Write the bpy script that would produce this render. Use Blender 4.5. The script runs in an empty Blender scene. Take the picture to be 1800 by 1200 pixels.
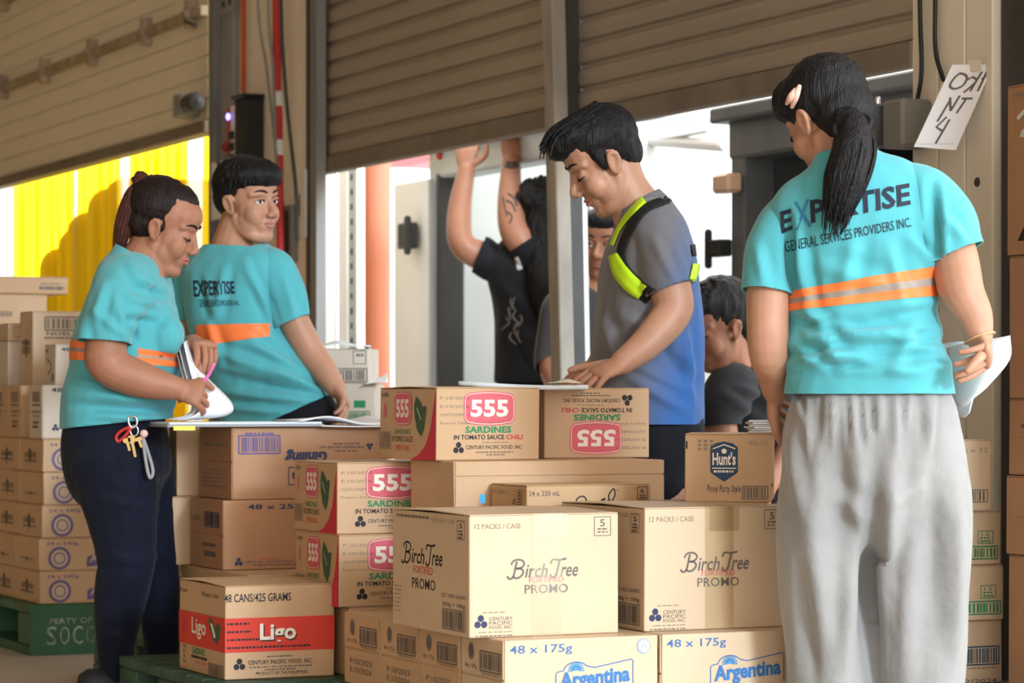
import bpy, bmesh, math, random
import numpy as np
from mathutils import Vector, Matrix, Euler
from mathutils.bvhtree import BVHTree
from mathutils.geometry import tessellate_polygon

S = bpy.context.scene
COL = S.collection
PI = math.pi

# ------------------------------------------------------------------ camera
F = 5000.0           # focal length in pixels of the 1800 px wide frame
CH = 0.76            # camera height, horizon lies on row 700
cam_d = bpy.data.cameras.new('camera')
cam_d.sensor_width = 36.0
cam_d.lens = F / 1800.0 * 36.0
cam_d.shift_y = 100.0 / 1800.0
cam_d.clip_end = 300
cam_d.dof.use_dof = True
cam_d.dof.focus_distance = 5.9
cam_d.dof.aperture_fstop = 7.5
cam = bpy.data.objects.new('camera', cam_d)
cam.location = (0, 0, CH)
cam.rotation_euler = (PI / 2, 0, 0)
COL.objects.link(cam)
S.camera = cam

# ------------------------------------------------------------------ light
w = bpy.data.worlds.new('daylight')
S.world = w
w.use_nodes = True
bg = w.node_tree.nodes['Background']
bg.inputs[0].default_value = (1.0, 0.985, 0.97, 1)
bg.inputs[1].default_value = 2.5

sun_d = bpy.data.lights.new('sun', 'SUN')
sun_d.energy = 2.0
sun_d.angle = math.radians(11)
sun_d.color = (0.70, 0.87, 1.0)
sun = bpy.data.objects.new('sun', sun_d)
sun.rotation_euler = Vector((-0.52, 0.84, -0.28)).to_track_quat('-Z', 'Y').to_euler()
COL.objects.link(sun)

S.view_settings.view_transform = 'Standard'
S.view_settings.look = 'None'
S.view_settings.gamma = 1.0
S.view_settings.use_curve_mapping = False
S.view_settings.exposure = 0.78

# ------------------------------------------------------------------ frames
ANG = math.radians(24.7)
cA, sA = math.cos(ANG), math.sin(ANG)
WV = 3.92                      # the dock wall is the plane v = WV

def P(x, y, Y):                # photo pixel and distance -> world point
    return Vector(((x - 900) * Y / F, Y, CH + (700 - y) * Y / F))

def RM(u, v, z=0.0):           # room axes: u along the wall, v towards it
    return Vector((v * cA - u * sA, v * sA + u * cA, z))

def Ydep(px, v=WV):
    return v / (cA * (px - 900) / F + sA)

def UU(px, v=WV):
    Y = Ydep(px, v)
    return -sA * (px - 900) * Y / F + cA * Y

def ZZ(px, py, v=WV):
    return CH + (700 - py) * Ydep(px, v) / F

BO = Vector((-0.084, 5.6, 0))
def UV(u, v, z=0.0):           # axes of the box stack, from its front corner
    return Vector((BO.x - u * sA + v * cA, BO.y + u * cA + v * sA, z))

# ------------------------------------------------------------------ materials
MATS = {}
def M(name, col, rough=0.6, var=0.0, vscale=8.0, bump=0.0, bscale=60.0, spec=0.3, metal=0.0,
      stretch=(1, 1, 1), emit=0.0, detail=4.0, coat=0.0, alpha=None):
    if name in MATS:
        return MATS[name]
    m = bpy.data.materials.new(name)
    m.use_nodes = True
    nt = m.node_tree
    b = nt.nodes['Principled BSDF']
    b.inputs['Base Color'].default_value = (*col, 1)
    b.inputs['Roughness'].default_value = rough
    b.inputs['Metallic'].default_value = metal
    b.inputs['Specular IOR Level'].default_value = spec
    if coat:
        b.inputs['Coat Weight'].default_value = coat
    if emit:
        b.inputs['Emission Color'].default_value = (*col, 1)
        b.inputs['Emission Strength'].default_value = emit
    if var or bump:
        tc = nt.nodes.new('ShaderNodeTexCoord')
        mp = nt.nodes.new('ShaderNodeMapping')
        mp.inputs['Scale'].default_value = stretch
        nt.links.new(tc.outputs['Object'], mp.inputs[0])
    if var:
        n = nt.nodes.new('ShaderNodeTexNoise')
        n.inputs['Scale'].default_value = vscale
        n.inputs['Detail'].default_value = detail
        nt.links.new(mp.outputs[0], n.inputs['Vector'])
        r = nt.nodes.new('ShaderNodeValToRGB')
        r.color_ramp.elements[0].position = 0.3
        r.color_ramp.elements[1].position = 0.72
        lo = [max(0, c * (1 - var)) for c in col]
        hi = [min(1, c * (1 + var * 0.7)) for c in col]
        r.color_ramp.elements[0].color = (*lo, 1)
        r.color_ramp.elements[1].color = (*hi, 1)
        nt.links.new(n.outputs['Fac'], r.inputs[0])
        nt.links.new(r.outputs[0], b.inputs['Base Color'])
    if bump:
        n2 = nt.nodes.new('ShaderNodeTexNoise')
        n2.inputs['Scale'].default_value = bscale
        n2.inputs['Detail'].default_value = 3.0
        nt.links.new(mp.outputs[0], n2.inputs['Vector'])
        bp = nt.nodes.new('ShaderNodeBump')
        bp.inputs['Strength'].default_value = bump
        bp.inputs['Distance'].default_value = 0.01
        nt.links.new(n2.outputs['Fac'], bp.inputs['Height'])
        nt.links.new(bp.outputs[0], b.inputs['Normal'])
    MATS[name] = m
    return m

# ------------------------------------------------------------------ objects
def link(o, parent=None):
    COL.objects.link(o)
    if parent is not None:
        o.parent = parent
    return o

def tag(o, label=None, cat=None, group=None, kind=None):
    if label: o['label'] = label
    if cat: o['category'] = cat
    if group: o['group'] = group
    if kind: o['kind'] = kind
    return o

def empty(name, loc=(0, 0, 0), rz=0.0, label=None, cat=None, group=None, kind=None):
    o = bpy.data.objects.new(name, None)
    o.empty_display_size = 0.05
    o.location = loc
    o.rotation_euler = (0, 0, rz)
    link(o)
    return tag(o, label, cat, group, kind)

def mesh_of(bm, name, smooth=False):
    me = bpy.data.meshes.new(name)
    bm.normal_update()
    bm.to_mesh(me)
    bm.free()
    if smooth:
        me.polygons.foreach_set('use_smooth', [True] * len(me.polygons))
    return me

def obj(name, data, mat, parent=None, smooth=False, loc=None, rz=None):
    if isinstance(data, bmesh.types.BMesh):
        data = mesh_of(data, name, smooth)
    o = bpy.data.objects.new(name, data)
    if mat is not None and not data.materials:
        data.materials.append(mat)
    if loc is not None: o.location = loc
    if rz is not None: o.rotation_euler = (0, 0, rz)
    return link(o, parent)

def b_box(bm, x0, x1, y0, y1, z0, z1, bev=0.0, seg=1, mtx=None):
    r = bmesh.ops.create_cube(bm, size=1.0)
    vs = r['verts']
    T = Matrix.Translation(((x0 + x1) / 2, (y0 + y1) / 2, (z0 + z1) / 2)) @ Matrix.Diagonal((x1 - x0, y1 - y0, z1 - z0, 1))
    if mtx is not None and not bev:
        T = mtx @ T
    bmesh.ops.transform(bm, matrix=T, verts=vs)
    if bev:
        es = list({e for v in vs for e in v.link_edges})
        g = bmesh.ops.bevel(bm, geom=es, offset=bev, segments=seg, affect='EDGES', profile=0.5)
        if mtx is not None:
            vv = list({v for f in g['faces'] for v in f.verts} | {v for v in vs if v.is_valid})
            bmesh.ops.transform(bm, matrix=mtx, verts=vv)

def box_bm(x0, x1, y0, y1, z0, z1, bev=0.0, seg=1):
    bm = bmesh.new()
    b_box(bm, x0, x1, y0, y1, z0, z1, bev, seg)
    return bm

def rbox_bm(u0, u1, v0, v1, z0, z1, bev=0.0):
    """box in room axes, mesh kept in a frame whose x is v and y is u"""
    return box_bm(min(v0, v1), max(v0, v1), min(u0, u1), max(u0, u1), min(z0, z1), max(z0, z1), bev)

def robj(name, bm, mat, parent=None, smooth=False):
    o = obj(name, bm, mat, parent, smooth)
    if parent is None:
        o.rotation_euler = (0, 0, ANG)
    return o

def catmull(pts, per=6):
    pts = [Vector(p) for p in pts]
    if len(pts) < 3:
        return [pts[0].lerp(pts[-1], i / per) for i in range(per + 1)]
    out = []
    n = len(pts)
    for i in range(n - 1):
        p0 = pts[i - 1] if i > 0 else pts[0] * 2 - pts[1]
        p1, p2 = pts[i], pts[i + 1]
        p3 = pts[i + 2] if i + 2 < n else pts[n - 1] * 2 - pts[n - 2]
        for k in range(per):
            t = k / per
            out.append(0.5 * ((2 * p1) + (p2 - p0) * t + (2 * p0 - 5 * p1 + 4 * p2 - p3) * t * t
                              + (3 * p1 - p0 - 3 * p2 + p3) * t ** 3))
    out.append(pts[-1].copy())
    return out

def b_tube(bm, pts, rad, n=12, per=5, side=None, caps=True, flat=None, spl=True, sq=2.0):
    """tapered tube; rad is r or (ra, rb); side: direction of ra (perpendicularised)"""
    k = len(pts)
    if not isinstance(rad, (list, tuple)):
        rad = [rad] * k
    rr = [r if isinstance(r, (tuple, list)) else (r, r) for r in rad]
    if spl and k > 1:
        P_ = catmull(pts, per)
        R_ = catmull([Vector((a, b, 0)) for a, b in rr], per)
    else:
        P_ = [Vector(p) for p in pts]
        R_ = [Vector((a, b, 0)) for a, b in rr]
    N = len(P_)
    rings = []
    prev = None
    for i in range(N):
        t = (P_[min(i + 1, N - 1)] - P_[max(i - 1, 0)])
        if t.length < 1e-9: t = Vector((0, 0, 1))
        t.normalize()
        if side is not None:
            s0 = Vector(side)
        elif prev is not None:
            s0 = prev
        else:
            s0 = Vector((1, 0, 0)) if abs(t.x) < 0.8 else Vector((0, 1, 0))
        a = s0 - t * s0.dot(t)
        if a.length < 1e-6:
            a = t.orthogonal()
        a.normalize()
        prev = a
        b = t.cross(a)
        ra, rb = max(R_[i].x, 1e-4), max(R_[i].y, 1e-4)
        ring = []
        for j in range(n):
            th = 2 * PI * j / n
            ct, st = math.cos(th), math.sin(th)
            if sq != 2.0:
                ct = math.copysign(abs(ct) ** (2 / sq), ct)
                st = math.copysign(abs(st) ** (2 / sq), st)
            ring.append(bm.verts.new(P_[i] + a * ct * ra + b * st * rb))
        rings.append(ring)
    for i in range(N - 1):
        A, B = rings[i], rings[i + 1]
        for j in range(n):
            bm.faces.new((A[j], A[(j + 1) % n], B[(j + 1) % n], B[j]))
    if caps:
        for ring, dirn, pos, r_, sgn in ((rings[0], P_[0] - P_[1], P_[0], R_[0], 0), (rings[-1], P_[-1] - P_[-2], P_[-1], R_[-1], 1)):
            dirn = dirn.normalized()
            rm = min(r_.x, r_.y)
            mid = [bm.verts.new(pos + (v.co - pos) * 0.72 + dirn * rm * 0.6) for v in ring]
            tip = bm.verts.new(pos + dirn * rm * 0.85)
            for j in range(n):
                a1, a2, b1, b2 = ring[j], ring[(j + 1) % n], mid[j], mid[(j + 1) % n]
                if sgn == 0:
                    bm.faces.new((a2, a1, b1, b2)); bm.faces.new((b2, b1, tip))
                else:
                    bm.faces.new((a1, a2, b2, b1)); bm.faces.new((b1, b2, tip))
    return rings

def tube_bm(pts, rad, **k):
    bm = bmesh.new()
    b_tube(bm, pts, rad, **k)
    return bm

def b_ell(bm, c, r, rot=None, nu=16, nv=10, mtx=None):
    res = bmesh.ops.create_uvsphere(bm, u_segments=nu, v_segments=nv, radius=1.0)
    T = Matrix.Translation(Vector(c))
    if rot is not None:
        T = T @ (Euler(rot).to_matrix().to_4x4())
    T = T @ Matrix.Diagonal((r[0], r[1], r[2], 1))
    if mtx is not None:
        T = mtx @ T
    bmesh.ops.transform(bm, matrix=T, verts=res['verts'])
    return res['verts']

# ------------------------------------------------------------------ flat print
_TXT = {}
def text_geo(s, bold=0.0, res=2):
    key = (s, bold, res)
    if key in _TXT: return _TXT[key]
    cu = bpy.data.curves.new('t', 'FONT')
    cu.body = s
    cu.size = 1.0
    cu.resolution_u = res
    cu.offset = bold
    cu.fill_mode = 'FRONT'
    o = bpy.data.objects.new('t', cu)
    COL.objects.link(o)
    bpy.context.view_layer.update()
    dg = bpy.context.evaluated_depsgraph_get()
    me = o.evaluated_get(dg).to_mesh()
    vs = np.array([(v.co.x, v.co.y) for v in me.vertices], dtype=float).reshape(-1, 2)
    fs = [tuple(p.vertices) for p in me.polygons]
    o.evaluated_get(dg).to_mesh_clear()
    bpy.data.objects.remove(o)
    bpy.data.curves.remove(cu)
    if len(vs):
        mn, mx = vs.min(0), vs.max(0)
        vs = (vs - mn) / np.maximum(mx - mn, 1e-6)
    _TXT[key] = (vs, fs)
    return _TXT[key]

class Print:
    """flat ink shapes in metres on a face W x H; y runs down from the top"""
    def __init__(s, W, H, flip=False):
        s.W, s.H, s.flip = W, H, flip
        s.ink = {}
        s.k = 0
    def _add(s, ink, pts, faces, layer):
        V, Fc = s.ink.setdefault(ink, ([], []))
        o = len(V)
        off = 0.0007 + 0.0004 * layer
        for x, y in pts:
            if s.flip: x, y = s.W - x, s.H - y
            V.append((x, s.H - y, off))
        for f in faces:
            Fc.append(tuple(i + o for i in f))
    def poly(s, pts, ink, layer=0, m=False):
        if not m: pts = [(x * s.W, y * s.H) for x, y in pts]
        tri = tessellate_polygon([[Vector((x, y, 0)) for x, y in pts]])
        s._add(ink, pts, tri, layer)
    def rect(s, x0, y0, x1, y1, ink, layer=0):
        s.poly([(x0, y0), (x1, y0), (x1, y1), (x0, y1)], ink, layer)
    def ell(s, cx, cy, rx, ink, layer=0, ry=None, n=20):
        rxm = rx * s.W
        rym = rxm if ry is None else ry * s.H
        s.poly([(cx * s.W + rxm * math.cos(2 * PI * i / n), cy * s.H + rym * math.sin(2 * PI * i / n)) for i in range(n)], ink, layer, True)
    def stroke(s, pts, wd, ink, layer=0, closed=False, m=False, smooth=0):
        if not m: pts = [(x * s.W, y * s.H) for x, y in pts]
        if smooth:
            pts = [(p.x, p.y) for p in catmull([Vector((x, y, 0)) for x, y in pts], smooth)]
        n = len(pts)
        segs = n if closed else n - 1
        L, Rr = [], []
        for i in range(n):
            a = Vector(pts[(i - 1) % n] if (closed or i > 0) else pts[i])
            b = Vector(pts[(i + 1) % n] if (closed or i < n - 1) else pts[i])
            d = b - a
            if d.length < 1e-9: d = Vector((1, 0))
            d.normalize()
            q = Vector((-d.y, d.x)) * wd * 0.5
            p = Vector(pts[i])
            L.append(tuple(p + q)); Rr.append(tuple(p - q))
        s._add(ink, L + Rr, [(i, (i + 1) % n, n + (i + 1) % n, n + i) for i in range(segs)], layer)
    def frame(s, x0, y0, x1, y1, wd, ink, layer=0):
        s.stroke([(x0, y0), (x1, y0)], wd, ink, layer); s.stroke([(x0, y1), (x1, y1)], wd, ink, layer)
        s.stroke([(x0, y0), (x0, y1)], wd, ink, layer); s.stroke([(x1, y0), (x1, y1)], wd, ink, layer)
    def rr_pts(s, x0, y0, x1, y1, r, bulge=0.0):
        X0, Y0, X1, Y1 = x0 * s.W, y0 * s.H, x1 * s.W, y1 * s.H
        out = []
        for cx, cy, a0 in ((X1 - r, Y0 + r, -90), (X1 - r, Y1 - r, 0), (X0 + r, Y1 - r, 90), (X0 + r, Y0 + r, 180)):
            for i in range(6):
                a = math.radians(a0 + 18 * i)
                out.append((cx + r * math.cos(a), cy + r * math.sin(a)))
        if bulge:
            mx, hw = (X0 + X1) / 2, (X1 - X0) / 2
            my = (Y0 + Y1) / 2
            out2 = []
            for i, p in enumerate(out):
                out2.append(p)
                q = out[(i + 1) % len(out)]
                if abs(q[0] - p[0]) > 0.3 * hw:
                    for t in (0.25, 0.5, 0.75):
                        y = p[1] + (q[1] - p[1]) * t
                        out2.append((p[0] + (q[0] - p[0]) * t, y + math.copysign(bulge * 4 * t * (1 - t), y - my)))
            out = out2
        return out
    def text(s, t, x0, y0, x1, y1, ink, bold=0.0, shear=0.0, layer=0, rot180=False, slope=0.0, res=2):
        vs, fs = text_geo(t, bold, res)
        if not len(vs): return
        pts = []
        for a, b in vs:
            if rot180: a, b = 1 - a, 1 - b
            X = x0 * s.W + (x1 - x0) * s.W * a + shear * (b - 0.5) * (y1 - y0) * s.H
            Yd = y1 * s.H - (y1 - y0) * s.H * b - slope * (a - .5) * (x1 - x0) * s.W
            pts.append((X, Yd))
        s._add(ink, pts, fs, layer)
    def dash(s, x0, y, x1, hh, ink, layer=0, seed=0):
        """a line of print too small to read: little blocks"""
        r = random.Random(seed + int(y * 997))
        x = x0
        while x < x1 - 0.006:
            wd = min(r.uniform(0.012, 0.035), x1 - x)
            s.rect(x, y - hh / 2, x + wd, y + hh / 2, ink, layer)
            x += wd + r.uniform(0.004, 0.012)
    def bars(s, x0, y0, x1, y1, ink, n=22, frame=0.0, seed=3, layer=0):
        r = random.Random(seed)
        ws = [r.choice((1, 1, 2, 3)) for _ in range(2 * n)]
        tot = sum(ws)
        x = x0
        for i, q in enumerate(ws):
            wd = (x1 - x0) * q / tot
            if i % 2 == 0: s.rect(x, y0, x + wd, y1, ink, layer)
            x += wd
        if frame:
            e = frame * 1.2
            s.frame(x0 - e / s.W, y0 - e / s.H, x1 + e / s.W, y1 + e / s.H, frame, ink, layer)
    def trefoil(s, cx, cy, r, ink, layer=0):
        for k in range(3):
            a = math.radians(-90 + 120 * k)
            s.ell(cx + r * .62 * math.cos(a), cy + r * .62 * math.sin(a) * s.W / s.H, r * .52, ink, layer, n=14)
    def build(s, parent, O, ex, ey, nm='printed_lettering', label=None):
        O, ex, ey = Vector(O), Vector(ex), Vector(ey)
        nz = ex.cross(ey)
        out = []
        for ink, (V, Fc) in s.ink.items():
            me = bpy.data.meshes.new(nm)
            me.from_pydata([tuple(O + ex * x + ey * y + nz * z) for x, y, z in V], [], Fc)
            me.update()
            o = obj(nm, me, INK[ink], parent)
            out.append(o)
        return out

INK = {
    'black': M('ink_black', (0.022, 0.02, 0.022), 0.6),
    'grey': M('ink_grey', (0.13, 0.11, 0.10), 0.6),
    'soft': M('ink_soft', (0.25, 0.19, 0.14), 0.6),
    'navy': M('ink_navy', (0.03, 0.035, 0.09), 0.6),
    'blue': M('ink_blue', (0.05, 0.13, 0.33), 0.6),
    'skyblue': M('ink_sky', (0.06, 0.22, 0.45), 0.6),
    'purple': M('ink_purple', (0.10, 0.08, 0.24), 0.6),
    'red': M('ink_red', (0.55, 0.035, 0.06), 0.6),
    'pink': M('ink_pink', (0.62, 0.12, 0.15), 0.6),
    'orange': M('ink_orange', (0.62, 0.05, 0.03), 0.6),
    'green': M('ink_green', (0.02, 0.22, 0.09), 0.6),
    'leaf': M('ink_leaf', (0.06, 0.10, 0.05), 0.6),
    'white': M('ink_white', (0.80, 0.72, 0.62), 0.6),
    'chalk': M('ink_chalk', (0.62, 0.64, 0.60), 0.8),
    'chalkdim': M('ink_chalk_worn', (0.30, 0.34, 0.31), 0.8, 0.6, 30),
    'card': M('ink_card', (0.50, 0.37, 0.26), 0.6),
    'mauve': M('ink_mauve', (0.14, 0.10, 0.22), 0.6),
    'teal': M('ink_teal', (0.02, 0.055, 0.11), 0.6),
}
# ================================================================== setting
m_floor = M('concrete', (0.47, 0.41, 0.34), 0.55, 0.18, 1.3, 0.15, 25)
m_yard = M('yard_concrete', (0.62, 0.62, 0.60), 0.7, 0.12, 0.8)
m_cream = M('cream_panel', (0.68, 0.60, 0.47), 0.5, 0.10, 2.0, stretch=(1, 1, .3))
m_dirtycream = M('worn_cream_panel', (0.80, 0.73, 0.60), 0.5, 0.16, 3.0, stretch=(1, 1, .25))
m_shut = M('shutter_steel', (0.36, 0.305, 0.24), 0.42, 0.14, 5.0, spec=0.4, stretch=(1, .15, 1))
m_door = M('section_door_steel', (0.80, 0.71, 0.55), 0.5, 0.07, 2.0, stretch=(1, .2, 1))
m_grey = M('grey_steel', (0.27, 0.26, 0.24), 0.5, 0.25, 6, stretch=(1, 1, .15))
m_dark = M('dark_steel', (0.055, 0.052, 0.048), 0.5, 0.2, 6)
m_dirty = M('dirty_post', (0.36, 0.32, 0.27), 0.6, 0.35, 9, 0.1, 30, stretch=(1, 1, .3))
m_black = M('black_plastic', (0.016, 0.016, 0.017), 0.45)
m_redp = M('red_paint', (0.50, 0.03, 0.025), 0.45)
m_orangep = M('orange_pipe', (0.50, 0.085, 0.02), 0.5)
m_white = M('white_paint', (0.74, 0.74, 0.73), 0.5, 0.06, 3)
m_silver = M('silver', (0.6, 0.6, 0.6), 0.3, metal=0.9)
m_terra = M('terracotta_paint', (0.58, 0.20, 0.12), 0.6, 0.12, 2.5)
m_pinkp = M('pink_sheet', (0.75, 0.22, 0.27), 0.6)
m_truckint = M('truck_lining', (0.36, 0.43, 0.46), 0.35, 0.12, 2, spec=0.5)
m_truckfr = M('truck_frame', (0.48, 0.50, 0.51), 0.4, 0.2, 5, metal=0.3)
m_truckdk = M('dark_truck_frame', (0.10, 0.105, 0.11), 0.5, 0.25, 5)
m_rubber = M('rubber', (0.02, 0.02, 0.02), 0.7)

floor = obj('floor', box_bm(-26, 9, -14, 30, -0.1, 0), m_floor)
bm = floor.data
tag(floor, 'smooth beige concrete warehouse floor', None, None, 'structure')
# cut the inside floor along the wall: the yard lies behind it
yard = robj('floor_yard', rbox_bm(-6, 42, WV + 0.2, 34, -0.12, 0.004), m_yard)
tag(yard, 'sunlit pale concrete yard outside the dock doors', None, None, 'structure')

ceil = robj('ceiling', rbox_bm(-8, 26, -7.5, WV + 0.1, 4.6, 4.7), M('ceiling_sheet', (0.64, 0.56, 0.45), 0.7))  # out of view; added to keep the sky from lighting the interior from above
tag(ceil, 'unseen warehouse ceiling added to hold back sky light', None, None, 'structure')

wz = robj('wall_bounce', rbox_bm(-8, 26, -7.6, -7.5, 0, 4.6), M('inner_wall', (0.78, 0.58, 0.36), 0.7))  # out of view; added to cut sky light and return a warm bounce
tag(wz, 'unseen warm-toned wall added far to the left to bounce light', None, None, 'structure')
wz = robj('wall_end', rbox_bm(25.9, 26, -7.5, WV, 0, 4.6), M('inner_wall', (0.78, 0.58, 0.36), 0.7))
tag(wz, 'cream end wall of the warehouse', None, None, 'structure')

def uspan(p0, p1, v=WV):
    return UU(p1, v), UU(p0, v)

# --- the cream wall beside the right-hand shutter
u0, u1 = uspan(1602, 1746)
wr = empty('wall_right', RM(0, 0), ANG, kind='structure')
wr['label'] = 'cream painted panel wall right of the shutters'
uu = np.linspace(u0, u1, 4)
for i in range(3):
    robj('wall_panel', rbox_bm(uu[i] + .003, uu[i + 1] - .003, WV, WV + .12, 0, 4.6, .004), m_dirtycream, wr)
b = bmesh.new(); b_ell(b, (WV, UU(1718), ZZ(1718, 320)), (.006, .012, .012))
robj('bolt_hole', b, m_dark, wr)
ws = robj('wall_side', rbox_bm(UU(1830), UU(1748), WV + .02, WV + .14, 0, 4.6), m_dark)
tag(ws, 'dark steel column face at the right edge of the wall', None, None, 'structure')
ws2 = robj('wall_far', rbox_bm(4.75, UU(1832), WV + .01, WV + .14, 0, 4.6), m_dirtycream)
tag(ws2, 'cream wall continuing past the dark column', None, None, 'structure')

# --- roller shutters, every slat a part
def shutter(name, pa, pb, zb, label, ztop=2.98):
    root = empty(name, RM(0, 0), ANG, label, 'shutter')
    a, c = uspan(pa, pb, WV + .047)
    pitch = 0.073
    prof = [(0.0, 0.0), (-0.009, 0.004), (-0.0125, 0.014), (-0.013, 0.036), (-0.010, 0.052), (-0.001, 0.058), (0.006, 0.060), (0.006, 0.0735), (0.012, 0.0735), (0.012, 0.0)]
    bm = bmesh.new()
    A = [bm.verts.new((WV + .06 + x, a, z)) for x, z in prof]
    B = [bm.verts.new((WV + .06 + x, c, z)) for x, z in prof]
    n = len(prof)
    for i in range(n):
        bm.faces.new((A[i], A[(i + 1) % n], B[(i + 1) % n], B[i]))
    bm.faces.new(A[::-1]); bm.faces.new(B)
    bmesh.ops.recalc_face_normals(bm, faces=bm.faces)
    me = mesh_of(bm, 'slat')
    z = zb + .07
    while z < ztop:
        o = obj('slat', me, m_shut, root)
        o.location.z = z
        z += pitch
    robj('bottom_bar', rbox_bm(a, c, WV + .035, WV + .075, zb, zb + .068, .006), M('bottom_bar', (0.22, 0.185, 0.145), 0.5, 0.2, 7), root)
    return root
shutter('roller_shutter', 560, 976, 1.632, 'ribbed steel roller shutter left of the middle post, half raised')
shutter('roller_shutter', 1000, 1608, 1.605, 'wide ribbed steel roller shutter right of the middle post, half raised')
lint = robj('wall_lintel', rbox_bm(UU(1602), UU(572), WV + .02, WV + .14, 3.07, 4.6), m_cream)
tag(lint, 'cream wall band above the shutters', None, None, 'structure')

# --- middle post, leaning a little
mp = empty('middle_post', RM(UU(985), WV), 0, 'dirty grey steel post between the two shutters', 'post')
def vbar(name, top, bot, wd, dp, mat, parent, Ytop, Ybot=None):
    """straight bar given by two pixels at a distance"""
    Ybot = Ybot or Ytop
    a, b_ = P(top[0], top[1], Ytop), P(bot[0], bot[1], Ybot)
    bm = bmesh.new()
    d = (b_ - a)
    a2 = a - d * 0.25
    ax = Vector((cA, sA, 0)); ay = Vector((-sA, cA, 0))
    vs = []
    for p in (a2, b_):
        for sx, sy in ((-1, -1), (1, -1), (1, 1), (-1, 1)):
            vs.append(bm.verts.new(p + ax * sx * dp / 2 + ay * sy * wd / 2))
    for f in ((0, 1, 2, 3), (7, 6, 5, 4), (0, 4, 5, 1), (1, 5, 6, 2), (2, 6, 7, 3), (3, 7, 4, 0)):
        bm.faces.new([vs[i] for i in f])
    bmesh.ops.recalc_face_normals(bm, faces=bm.faces)
    bmesh.ops.bevel(bm, geom=list(bm.edges), offset=.004, segments=1, affect='EDGES')
    o = obj(name, bm, mat)
    if parent is not None:
        o.parent = parent
        o.matrix_parent_inverse = Matrix.Translation(parent.location).inverted() if parent.rotation_euler.z == 0 else parent.matrix_world.inverted()
    return o
yp = Ydep(985) - .05
vbar('post_face', (972, -40), (1000, 1085), .075, .05, m_dirty, mp, yp)
vbar('guide_slot', (1000, -40), (1021, 1085), .045, .05, m_dark, mp, yp + .05)
vbar('guide_edge', (1011, -40), (1032, 1085), .016, .05, m_silver, mp, yp + .06)

# --- left side of the dock wall
fr = robj('trim_1', rbox_bm(*uspan(544, 556, WV - .01), WV - .01, WV + .03, 0, 4.6), m_grey)
tag(fr, 'grey steel shutter guide column on the left', None, None, 'structure')
fr = robj('trim_2', rbox_bm(*uspan(556, 560, WV + .0), WV + .0, WV + .03, 0, 4.6), m_dark)
tag(fr, 'dark edge of the shutter guide', None, None, 'structure')
fr = robj('trim_3', rbox_bm(*uspan(538, 543, WV - .015), WV - .015, WV + .0, 0, 4.6), m_dark)
tag(fr, 'dark angle beside the cream wall strip', None, None, 'structure')
wl = empty('wall_left', RM(0, 0), ANG, kind='structure')
wl['label'] = 'cream panel wall strip between the doors'
for pa, pb in ((414, 442), (443, 500), (501, 540)):
    robj('wall_panel', rbox_bm(*uspan(pa, pb), WV, WV + .12, 0, 4.6, .004), m_dirtycream, wl)
cl = empty('steel_column', RM(0, 0), ANG, 'grey steel column right of the sectional door', 'column')
robj('web', rbox_bm(*uspan(378, 409, WV - .03), WV - .03, WV + .0, 0, 4.6, .004), m_grey, cl)
robj('flange', rbox_bm(*uspan(366, 376, WV - .06), WV - .06, WV + .0, 0, 4.6, .004), M('grey_steel_dark', (0.17, 0.17, 0.165), 0.5, 0.2, 6), cl)
zb = ZZ(390, 20)
pl = robj('splice_plate', rbox_bm(*uspan(378, 410, WV - .038), WV - .038, WV - .03, zb - .035, zb + .05, .003), m_grey, cl)
for k in range(3):
    b = bmesh.new(); b_ell(b, (WV - .040, UU(382 + 11 * k, WV - .04), zb + .01), (.008, .014, .014), nu=10, nv=6)
    robj('bolt', b, m_dark, cl)

# sectional overhead door of cream boards
dr = empty('overhead_door', RM(0, 0), ANG, 'raised cream sectional door above the yellow strip curtain', 'door')
a, c = UU(366), UU(-140)
z = 1.955
k = 0
me = mesh_of(rbox_bm(a, c, WV, WV + .05, 0.002, .091, .006), 'board')
while z < 3.7:
    o = obj('board', me, m_door, dr); o.location.z = z
    z += .0935; k += 1
robj('bottom_rail', rbox_bm(a, c, WV - .02, WV + .06, 1.90, 1.953, .006), M('door_bottom', (0.20, 0.16, 0.115), 0.5, 0.2, 8), dr)
m_rust = M('rusty_rail', (0.36, 0.28, 0.19), 0.6, 0.35, 14)
for zr in (2.425, 2.895):
    rl = robj('strut_rail', rbox_bm(a, c, WV - .035, WV, zr - .022, zr + .022, .004), m_rust, dr)
    for px in (14, 87, 171, 266, 345):
        bm = bmesh.new()
        u_ = UU(px)
        b_box(bm, WV - .05, WV - .002, u_ - .02, u_ + .02, zr - .06, zr + .065, .004)
        b_box(bm, WV - .062, WV - .03, u_ - .03, u_ + .03, zr - .012, zr + .016, .004)
        robj('hinge', bm, m_rust, dr)
wk = robj('wall_back', rbox_bm(UU(-141), 25.9, WV, WV + .12, 0, 4.6), m_cream)
tag(wk, 'cream wall far left beyond the sectional door', None, None, 'structure')
hd = empty('roller_bracket', RM(0, 0), ANG, 'dark roller bracket at the end of the cream door', 'bracket')
zc = ZZ(352, 185)
robj('plate', rbox_bm(*uspan(338, 352), WV - .09, WV - .003, zc - .05, zc + .05, .006), m_grey, hd)
b = bmesh.new(); b_tube(b, [(WV - .06, UU(357), zc), (WV - .06, UU(366.5), zc)], .045, spl=False)
robj('roller', b, m_dark, hd)
b = bmesh.new(); b_tube(b, [(WV - .05, UU(345), ZZ(345, 38)), (WV - .05, UU(362), ZZ(362, 46))], .008, spl=False)
o = robj('latch_rod', b, m_dark, hd)

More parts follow.
